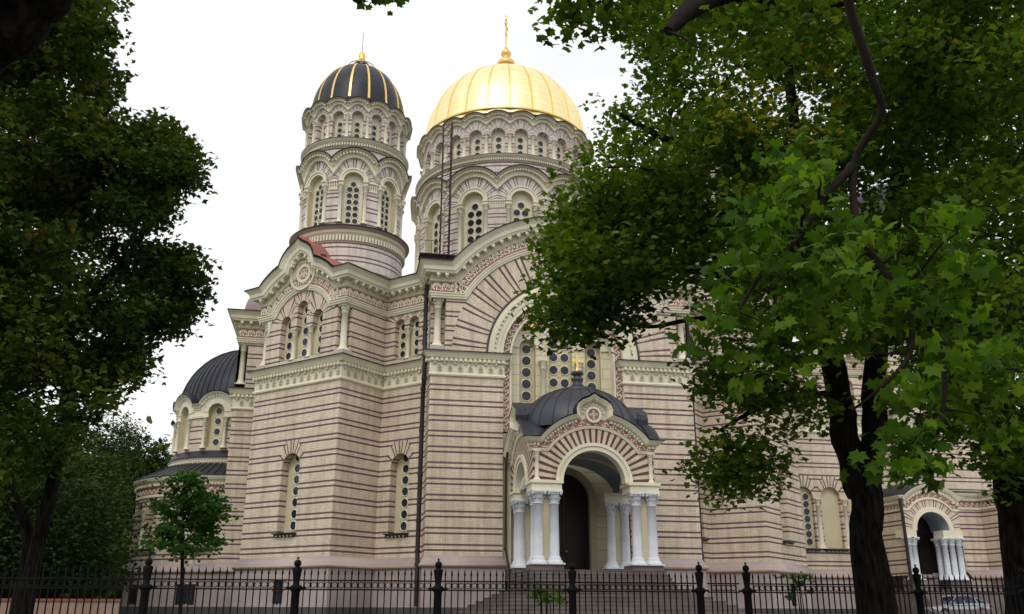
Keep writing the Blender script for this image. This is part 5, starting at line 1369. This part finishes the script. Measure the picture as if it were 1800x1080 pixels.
def leaves(name, parent, pos, size, shape, mat, up=.5, fold=.25, tint=None, hang=.5):
    n = len(pos); m = len(shape)
    nrm = RNG.normal(size=(n, 3)); nrm /= np.linalg.norm(nrm, axis=1)[:, None]; nrm[:, 2] = np.abs(nrm[:, 2])+up; nrm /= np.linalg.norm(nrm, axis=1)[:, None]
    t_ = RNG.normal(size=(n, 3)); t_[:, 2] -= hang; t_ -= nrm*(t_*nrm).sum(1)[:, None]; t_ /= np.linalg.norm(t_, axis=1)[:, None]
    b_ = np.cross(nrm, t_); sz = size*(.65+.6*RNG.random(n))
    sh = shape
    droop = -fold*(np.abs(sh[:, 0])**1.3+.5*sh[:, 1]**2*.5)
    V = pos[:, None, :]+sz[:, None, None]*(sh[None, :, 0, None]*b_[:, None, :]+sh[None, :, 1, None]*t_[:, None, :]+droop[None, :, None]*nrm[:, None, :])
    cen = pos[:, None, :]
    V = np.concatenate([V, cen], 1).reshape(-1, 3); k = m+1
    idx = np.arange(m); base = (np.arange(n)*k)[:, None, None]
    tri = np.stack([idx, (idx+1) % m, np.full(m, m)], 1)[None]+base; tri = tri.reshape(-1)
    me = bpy.data.meshes.new(name); me.vertices.add(len(V)); me.vertices.foreach_set('co', V.astype(np.float32).ravel())
    nf = n*m; me.loops.add(nf*3); me.loops.foreach_set('vertex_index', tri.astype(np.int32)); me.polygons.add(nf)
    me.polygons.foreach_set('loop_start', (np.arange(nf)*3).astype(np.int32)); me.polygons.foreach_set('loop_total', np.full(nf, 3, np.int32))
    me.update(calc_edges=True)
    tt = RNG.random(n) if tint is None else tint
    at = me.attributes.new('tint', 'FLOAT', 'POINT'); at.data.foreach_set('value', np.repeat(tt, k).astype(np.float32))
    me.materials.append(MATS[mat]); o = link(name, me, parent)
    if parent is not None: local(parent, o)
    return o
def inpoly(P, x, y):
    r = False; n = len(P); j = n-1
    for i in range(n):
        if (P[i][1] > y) != (P[j][1] > y) and x < (P[j][0]-P[i][0])*(y-P[i][1])/(P[j][1]-P[i][1])+P[i][0]: r = not r
        j = i
    return r
def fill(poly, n, d0, d1, rnd, minsep=0):
    xs = [q[0] for q in poly]; ys = [q[1] for q in poly]; out = []; tries = 0
    while len(out) < n and tries < 40*n:
        tries += 1
        x = rnd.uniform(min(xs), max(xs)); y = rnd.uniform(min(ys), max(ys))
        if inpoly(poly, x, y): out.append(px(x, y, rnd.uniform(d0, d1)))
    return out
def curve(a, b, sag, rnd, n=6, wob=.08):
    a = Vector(a); b = Vector(b); L = (b-a).length; pts = []
    j = [Vector((rnd.uniform(-1, 1), rnd.uniform(-1, 1), rnd.uniform(-1, 1)))*L*wob for _ in range(n+1)]
    for i in range(n+1):
        t_ = i/n; p = a.lerp(b, t_)+Vector((0, 0, sag*L*4*t_*(1-t_)))+(j[i] if 0 < i < n else Vector())*(1-abs(2*t_-1))
        pts.append(p)
    return pts
def tree(name, label, base, limbs, spots, crad, nleaf, lsize, shape, lmat, seed, bark='bark', group=None, cat='tree', up=.5, flat=.5, twig=.018, tfn=None, rbase=.04, hang=.5):
    """limbs: list of (points, radii); spots: leaf clump centres. Every clump hangs on a branch grown from the nearest limb."""
    rnd = random.Random(seed); root = empty(name, base, label, cat, group); tk = MB()
    nodes = []
    for pts, rad in limbs:
        # smooth the limb
        P = [Vector(p) for p in pts]; Q = []; Rr = []
        for i in range(len(P)-1):
            p0 = P[max(i-1, 0)]; p1 = P[i]; p2 = P[i+1]; p3 = P[min(i+2, len(P)-1)]
            for k in range(5):
                t_ = k/5; Q.append(.5*((2*p1)+(p2-p0)*t_+(2*p0-5*p1+4*p2-p3)*t_*t_+(3*p1-p0-3*p2+p3)*t_**3)); Rr.append(rad[i]+(rad[i+1]-rad[i])*t_)
        Q.append(P[-1]); Rr.append(rad[-1])
        wv_ = [Vector((rnd.gauss(0, 1), rnd.gauss(0, 1), rnd.gauss(0, 1))) for _ in Q]
        Q = [q_+(wv_[i]+wv_[max(i-1, 0)]+wv_[min(i+1, len(Q)-1)])*Rr[i]*.045*(0 if i in (0, len(Q)-1) else 1) for i, q_ in enumerate(Q)]; Rr = [r_*rnd.uniform(.95, 1.05) for r_ in Rr]
        tk.tube(Q, Rr, bark, 12)
        nodes += [(q, r) for q, r in zip(Q, Rr)]
    bm = MB(); order = sorted(spots, key=lambda s: min((s-q).length for q, r in nodes))
    for s in order:
        best = min(nodes, key=lambda nd: (s-nd[0]).length*(1 if nd[1] > .02 else 1.3)+ (0 if nd[0].z < s.z+1.5 else .5))
        L = (s-best[0]).length
        r0 = min(best[1]*.75, rbase+.006*L); r0 = max(r0, twig)
        pts = curve(best[0], s, .05, rnd, max(3, min(8, int(L/.5)+2)))
        rr = [r0+(twig*.6-r0)*i/(len(pts)-1) for i in range(len(pts))]
        bm.tube(pts, rr, bark, 5, False)
        nodes += [(p, r) for p, r in zip(pts[1:], rr[1:])]
    local(root, tk.build('trunk', root)); local(root, bm.build('branches', root)) if bm.v else None
    # leaves in flattened sprays about every clump
    per = max(1, nleaf//max(1, len(spots))); A = []; T_ = []
    for s in spots:
        k = max(2, per//9)
        sub = np.clip(RNG.normal(size=(k, 3)), -1.6, 1.6)*np.array([crad*.6, crad*.6, crad*.42])+np.array(s)
        tb = RNG.random()*.62
        for q in sub:
            m = 9; A.append(np.clip(RNG.normal(size=(m, 3)), -1.7, 1.7)*np.array([.30, .30, .30*flat])*min(1., crad*1.2)+q)
            T_.append(np.clip(tb+RNG.normal(size=m)*.2+.12, 0, .9)+(RNG.random(m) > .985)*.1)
    A = np.concatenate(A); T_ = np.concatenate(T_)
    if tfn is not None: T_ = tfn(A, T_)
    leaves('crown', root, A, lsize, shape, lmat, up, tint=np.clip(T_, 0, 1), hang=hang)
    return root
rd = random.Random(11)
# T1: the forked maple behind the railing at the right
B1 = px(1538, 1080, 19.5); B1.z = -1.3
def P1(u, v, d=19.5): return px(u, v, d)
limbs = [([B1, P1(1527, 980), P1(1522, 900), P1(1518, 845)], [.43, .33, .30, .32]),
         ([P1(1512, 870), P1(1490, 770), P1(1478, 700), P1(1450, 560, 19.0), P1(1425, 420, 18.6), P1(1400, 250, 18), P1(1380, 60, 17.5)], [.26, .29, .26, .22, .18, .13, .07]),
         ([P1(1530, 870), P1(1538, 740), P1(1540, 640), P1(1560, 480, 20), P1(1580, 300, 20), P1(1620, 100, 20.5), P1(1640, -80, 21)], [.24, .25, .23, .2, .17, .13, .08]),
         ([P1(1450, 560, 19.0), P1(1340, 500, 17.8), P1(1200, 470, 16.8), P1(1080, 460, 16)], [.16, .12, .09, .04]),
         ([P1(1425, 420, 18.6), P1(1300, 300, 17.5), P1(1180, 250, 17), P1(1090, 200, 16.5)], [.15, .11, .08, .04]),
         ([P1(1478, 690), P1(1400, 700, 18.5), P1(1330, 720, 17.8), P1(1260, 760, 17.2)], [.09, .06, .045, .025]),
         ([P1(1560, 480, 20), P1(1660, 380, 20.5), P1(1780, 300, 21)], [.14, .1, .06]),
         ([P1(1450, 540, 19.0), P1(1380, 560, 18), P1(1230, 560, 17), P1(1140, 575, 16.4), P1(1070, 560, 16)], [.09, .07, .05, .035, .02])]
polyA = [(1110, -90), (1115, 60), (1110, 110), (1130, 170), (1095, 205), (1062, 235), (1068, 330), (1040, 375), (1000, 400), (985, 440), (980, 480), (1010, 505), (1030, 515), (1130, 500), (1200, 520), (1300, 580), (1420, 600), (1560, 580), (1700, 620), (1830, 620), (1850, -90)]
spots = fill(polyA, 340, 13.5, 21, rd)+fill([(980, 470), (1015, 395), (1080, 345), (1200, 330), (1200, 505), (1020, 510)], 40, 14.5, 17.5, rd)
spots += fill([(985, 540), (1120, 540), (1100, 565), (1060, 560), (1025, 555), (1000, 590), (970, 600)], 9, 15.5, 16.6, rd)
spots += fill([(1260, 640), (1430, 640), (1410, 720), (1340, 740), (1310, 765), (1285, 770)], 11, 16.5, 18.5, rd)
spots += fill([(1262, 770), (1310, 770), (1325, 830), (1350, 865), (1350, 880), (1320, 870), (1290, 850), (1262, 830)], 8, 16.8, 17.6, rd)
def autumn(u0, u1, v0, v1, f):
    def fn(A, T):
        d = A-np.array(CAM); z = d@np.array(Fw); u = 900+F_PX*(d@np.array(Xc))/z; v = 540-F_PX*(d@np.array(Yc))/z
        m = (u > u0) & (u < u1) & (v > v0) & (v < v1) & (RNG.random(len(T)) < f); T = T.copy(); T[m] = .9+RNG.random(m.sum())*.1; return T
    return fn
tree('maple_tree', 'tall forked maple behind the railing, its crown hiding the right of the cathedral', B1, limbs, spots, .62, 84000, .078, STAR, 'leaf_maple', 3, tfn=autumn(1240, 1480, -40, 260, .35), rbase=.05)
# T2: drooping bough of large leaves close to the camera; its trunk stands out of frame
B2 = CAM+Vector((5.6, 2.2, 0)); B2.z = -1.62
q = lambda u, v, d: px(u, v, d)
l2 = [([B2, B2+Vector((-.1, .2, 2.4)), B2+Vector((-.3, .6, 5.0)), B2+Vector((-.5, 1.6, 7.0))], [.30, .26, .22, .16]),
      ([B2+Vector((-.3, .6, 5.0)), q(1560, -160, 5.6), q(1490, -30, 6.2), q(1528, 120, 6.6), q(1548, 200, 6.8), q(1500, 290, 7.0), q(1515, 420, 7.0), q(1600, 530, 7.0), q(1655, 600, 7.0), q(1720, 640, 7.2), q(1790, 650, 7.4)], [.065, .046, .037, .033, .031, .029, .030, .027, .022, .016, .010]),
      ([q(1500, 290, 7.0), q(1440, 360, 6.9), q(1400, 420, 6.8), q(1340, 480, 6.6), q(1290, 560, 6.5)], [.04, .032, .025, .018, .01]),
      ([q(1600, 530, 7.0), q(1600, 620, 6.9), q(1550, 680, 6.8), q(1500, 720, 6.8)], [.028, .02, .014, .008]),
      ([q(1655, 600, 7.0), q(1660, 700, 7.0), q(1640, 790, 6.9)], [.022, .016, .01])]
sp2 = fill([(1385, 275), (1435, 265), (1465, 320), (1450, 400), (1380, 360)], 9, 6.3, 7.2, rd)
sp2 += fill([(1262, 440), (1320, 385), (1400, 380), (1500, 400), (1480, 560), (1360, 680), (1275, 680), (1255, 560)], 36, 6.2, 7.3, rd)
sp2 += fill([(1500, 330), (1630, 340), (1700, 420), (1720, 520), (1710, 640), (1640, 730), (1500, 700), (1450, 560)], 34, 6.3, 7.6, rd)
sp2 += fill([(1560, 700), (1660, 700), (1650, 800), (1610, 860), (1570, 820)], 10, 6.6, 7.2, rd)
sp2 += fill([(1660, 640), (1840, 560), (1840, 800), (1700, 760)], 20, 7, 8.6, rd)
t2 = tree('maple_tree', 'near maple whose drooping bough of large bright leaves hangs in front of the right trunk', B2, l2, sp2, .25, 1650, .076, MAPLE, 'leaf_near', 5, 'bark_brown', twig=.005, up=.0, hang=1.6, rbase=.014, tfn=None)
# thick blurred limbs near the top edge belong to the same tree
# T2b: thick limb at the top
B3 = CAM+Vector((9.5, 8.5, 0)); B3.z = -1.62
l3 = [([B3, B3+Vector((-.1, .1, 3)), B3+Vector((-.2, .2, 6)), q(1900, -60, 12.2)], [.5, .44, .4, .34]),
      ([q(1900, -60, 12.2), q(1700, -90, 11.6), q(1450, -10, 10.8), q(1310, -20, 10.2), q(1225, 8, 9.9), q(1175, 55, 9.7)], [.34, .28, .2, .17, .14, .07]),
      ([q(1310, -20, 10.2), q(1150, -60, 10), q(1050, -30, 10), q(1000, 40, 10)], [.09, .06, .04, .02])]
sp3 = fill([(995, -30), (1100, -30), (1085, 40), (1050, 60), (1018, 85), (1012, 50), (995, 10)], 13, 9.6, 10.4, rd)+fill([(1080, -60), (1500, -60), (1500, 90), (1200, 100)], 34, 9.5, 12, rd)+fill([(600, -48), (700, -48), (690, -24), (615, -24)], 5, 9.8, 10.2, rd)
l3.append(([q(1050, -30, 10), q(900, -90, 10), q(760, -70, 10), q(660, -30, 10)], [.03, .024, .018, .01]))
tree('maple_tree', 'maple at the right edge whose thick bare limbs cross the top of the view', B3, l3, sp3, .36, 2600, .075, STAR, 'leaf_maple', 8, 'bark_brown', twig=.008, rbase=.02)
# T3: dark maple at the right edge
B4 = px(1800, 1080, 23); B4.z = -1.1
l4 = [([B4, px(1796, 960, 23), px(1775, 860, 23), px(1745, 760, 23.3), px(1715, 640, 23.6), px(1700, 500, 24)], [.5, .38, .33, .25, .2, .12]),
      ([px(1775, 860, 23), px(1830, 700, 23), px(1850, 500, 23.4), px(1840, 300, 24)], [.26, .22, .17, .1]), ([px(1745, 760, 23.3), px(1650, 700, 22.6), px(1600, 690, 22)], [.1, .06, .03])]
sp4 = fill([(1600, 560), (1870, 540), (1870, 850), (1790, 850), (1745, 800), (1700, 770), (1640, 720), (1590, 660)], 60, 20.5, 26, rd)+fill([(1500, 100), (1870, 60), (1870, 560), (1560, 560)], 50, 22, 28, rd)
tree('maple_tree', 'dark maple leaning in at the right edge of the view behind the railing', B4, l4, sp4, .7, 22000, .09, STAR, 'leaf_maple', 9)
# T4: big dark tree on the left
B5 = px(45, 1080, 27); B5.z = -1.0
l5 = [([B5, px(65, 950, 27), px(95, 830, 27), px(115, 700, 27), px(120, 560, 27), px(110, 400, 27), px(90, 200, 27), px(70, -40, 27)], [.22, .18, .16, .15, .14, .12, .10, .06]),
      ([px(120, 560, 27), px(180, 500, 26), px(240, 430, 25.5), px(280, 350, 25)], [.14, .11, .08, .04]), ([px(30, 1080, 28), px(50, 950, 28), px(18, 860, 28), px(-20, 760, 28)], [.2, .16, .13, .1]),
      ([px(115, 700, 27), px(170, 620, 26), px(230, 580, 25), px(290, 530, 24.6)], [.18, .13, .09, .04]), ([px(110, 400, 27), px(40, 300, 26), px(-40, 200, 26)], [.18, .13, .06])]
polyL = [(-60, -60), (170, -60), (195, 40), (198, 110), (190, 165), (225, 205), (265, 235), (310, 240), (320, 300), (300, 360), (265, 400), (240, 440), (250, 560), (225, 600), (185, 685), (145, 735), (110, 790), (30, 840), (-60, 850)]
sp5 = fill(polyL, 300, 22, 30, rd)+fill([(265, 410), (330, 420), (335, 470), (320, 540), (290, 575), (255, 550), (250, 470)], 18, 24.4, 26, rd)+fill([(240, 560), (315, 550), (300, 575), (250, 585)], 5, 24.5, 25.5, rd)+fill([(190, 600), (230, 610), (235, 660), (200, 690)], 6, 24.5, 26, rd)+fill([(255, 240), (320, 240), (325, 330), (270, 390), (240, 330)], 30, 24, 26.5, rd)
tree('maple_tree', 'large dark tree with browning leaves filling the left side of the view', B5, l5, sp5, .6, 84000, .112, STAR8, 'leaf_dark', 12, tfn=autumn(-50, 220, 0, 450, .10))
B6 = CAM+Vector((-8.6, 1.6, 0)); B6.z = -1.62
l6 = [([B6, B6+Vector((.1, .1, 2.5)), B6+Vector((.2, .4, 4.4)), q(-420, 330, 7.9), q(-160, 170, 7.5), q(0, 50, 7.0), q(70, -20, 6.8), q(160, -120, 6.4)], [.42, .36, .32, .30, .27, .25, .22, .15]), ([q(-40, 20, 7.2), q(60, -60, 6.6), q(140, -70, 6.2)], [.2, .17, .1])]
sp6 = fill([(-200, -260), (200, -260), (200, -150), (-100, -100)], 12, 6, 7.5, rd)
tree('maple_tree', 'near tree at the left edge with a thick dark limb in the top left corner', B6, l6, sp6, .4, 500, .1, MAPLE, 'leaf_maple', 13, 'bark', twig=.008, rbase=.02)
# park trees behind on the left
def park(name, label, x, y, h, r, seed, mat='leaf_park', n=11000, cone=0.):
    rr = random.Random(seed); b = Vector((x, y, -.62)); spots = []
    for k in range(46):
        z = rr.uniform(.22, 1.0); w_ = r*(1-z*cone)*sqrt(max(.06, 1-((z-.5)/.56)**2)); a = rr.uniform(0, 2*pi); q_ = sqrt(rr.random())*w_
        spots.append(Vector((x+q_*cos(a), y+q_*sin(a), h*z)))
    return tree(name, label, b, [([b, b+Vector((.1, 0, h*.3)), b+Vector((.2, .1, h*.6)), b+Vector((.1, 0, h*.92))], [.34, .27, .2, .06])], spots, r*.3, n, .15, STAR8, mat, seed, cat='tree', group='park trees left of the apse', rbase=.07, flat=.8)
pk = [(205, 745, 96, 5.2, 'pale pointed park tree, tallest of those just left of the apse', .5), (272, 778, 100, 5.0, 'dull green park tree whose round top touches the apse dome edge', 0), (150, 758, 84, 5.0, 'yellowish green park tree left of the pointed one', .2), (95, 770, 66, 5.0, 'bushy park tree behind the trunk of the dark tree', 0), (40, 800, 70, 5.5, 'broad park tree far left in deep shade', 0), (-30, 790, 60, 5.2, 'park tree at the very left edge behind the railing', 0), (240, 790, 104, 5.5, 'distant park tree seen low between the pointed tree and the apse', 0), (120, 860, 58, 4.2, 'small shaded park tree left of the apse base', 0)]
for i, (u, v, d, r, lab, cone) in enumerate(pk):
    t_ = px(u, v, d); park('park_tree', lab, t_.x, t_.y, t_.z, r, 40+i, cone=cone, mat='leaf_park' if i % 3 else 'leaf_dark')
# dense far wood behind everything
fw = []; 
for k in range(330):
    a = rd.uniform(-.62, -.07); D_w = rd.uniform(95, 130); fw.append((CAM.x+D_w*sin(a), CAM.y+D_w*cos(a), rd.uniform(0, 15)))
for k in range(160):
    a = rd.uniform(-.62, -.19); D_w = rd.uniform(80, 95); fw.append((CAM.x+D_w*sin(a), CAM.y+D_w*cos(a), rd.uniform(-.3, 4)))
A = np.concatenate([RNG.normal(size=(80, 3))*np.array([2.2, 2.2, 1.6])+np.array(p) for p in fw])
o = leaves('far_wood', None, A, .5, OVAL, 'leaf_dark', .3); tag(o, 'dark mass of distant park trees behind the trunks at the left', 'wood', kind='stuff')
A = np.concatenate([RNG.normal(size=(90, 3))*np.array([2.4, 2.4, 2])+np.array((rd.uniform(40, 110), rd.uniform(10, 60), rd.uniform(0, 14))) for k in range(150)])
o = leaves('far_wood', None, A, .5, OVAL, 'leaf_dark', .3); tag(o, 'dark distant trees beyond the bell tower at the right edge', 'wood', kind='stuff')
# young linden before the apse
Bl = px(318, 1100, 24); Bl.z = gz(0, Bl.y)
ll = [([Bl, px(319, 1040, 24), px(321, 960, 24), px(322, 900, 24), px(322, 850, 24)], [.05, .045, .04, .028, .01])]
spl = fill([(308, 838), (340, 835), (352, 870), (388, 885), (395, 915), (362, 945), (378, 960), (340, 980), (305, 975), (275, 955), (285, 930), (265, 915), (285, 885), (298, 855)], 46, 23.4, 24.6, rd)
tree('linden_sapling', 'young green linden sapling standing before the curved apse', Bl, ll, spl, .28, 4200, .066, OVAL, 'leaf_linden', 21, twig=.006, rbase=.012)
def shrub(label, u, v, d, w_, h, n, seed, mat='leaf_near', ls=.05):
    rr = random.Random(seed); t_ = px(u, v, d); b = Vector((t_.x, t_.y, gz(t_.x, t_.y))); sp = []
    top = t_.z
    for k in range(12): sp.append(Vector((t_.x+rr.uniform(-w_, w_), t_.y+rr.uniform(-w_, w_)*.6, top+rr.uniform(-h, h))))
    return tree('shrub', label, b, [([b+Vector((k*.1, 0, 0)), b+Vector((k*.12, 0, (top-b.z)*.6)), b+Vector((k*.3*w_, .05, top-b.z))], [.02, .016, .008]) for k in (-1, 0, 1)], sp, .2, n, ls, OVAL, mat, seed, cat='shrub', twig=.005, rbase=.01)
shrub('bright green shrub growing before the stone steps of the porch', 960, 1046, 26, .38, .12, 520, 31)
shrub('small pale leafed sapling before the plinth at the right of the porch', 1402, 1030, 27, .35, .26, 300, 32, 'leaf_linden', .06)
print('objects', len(bpy.data.objects))
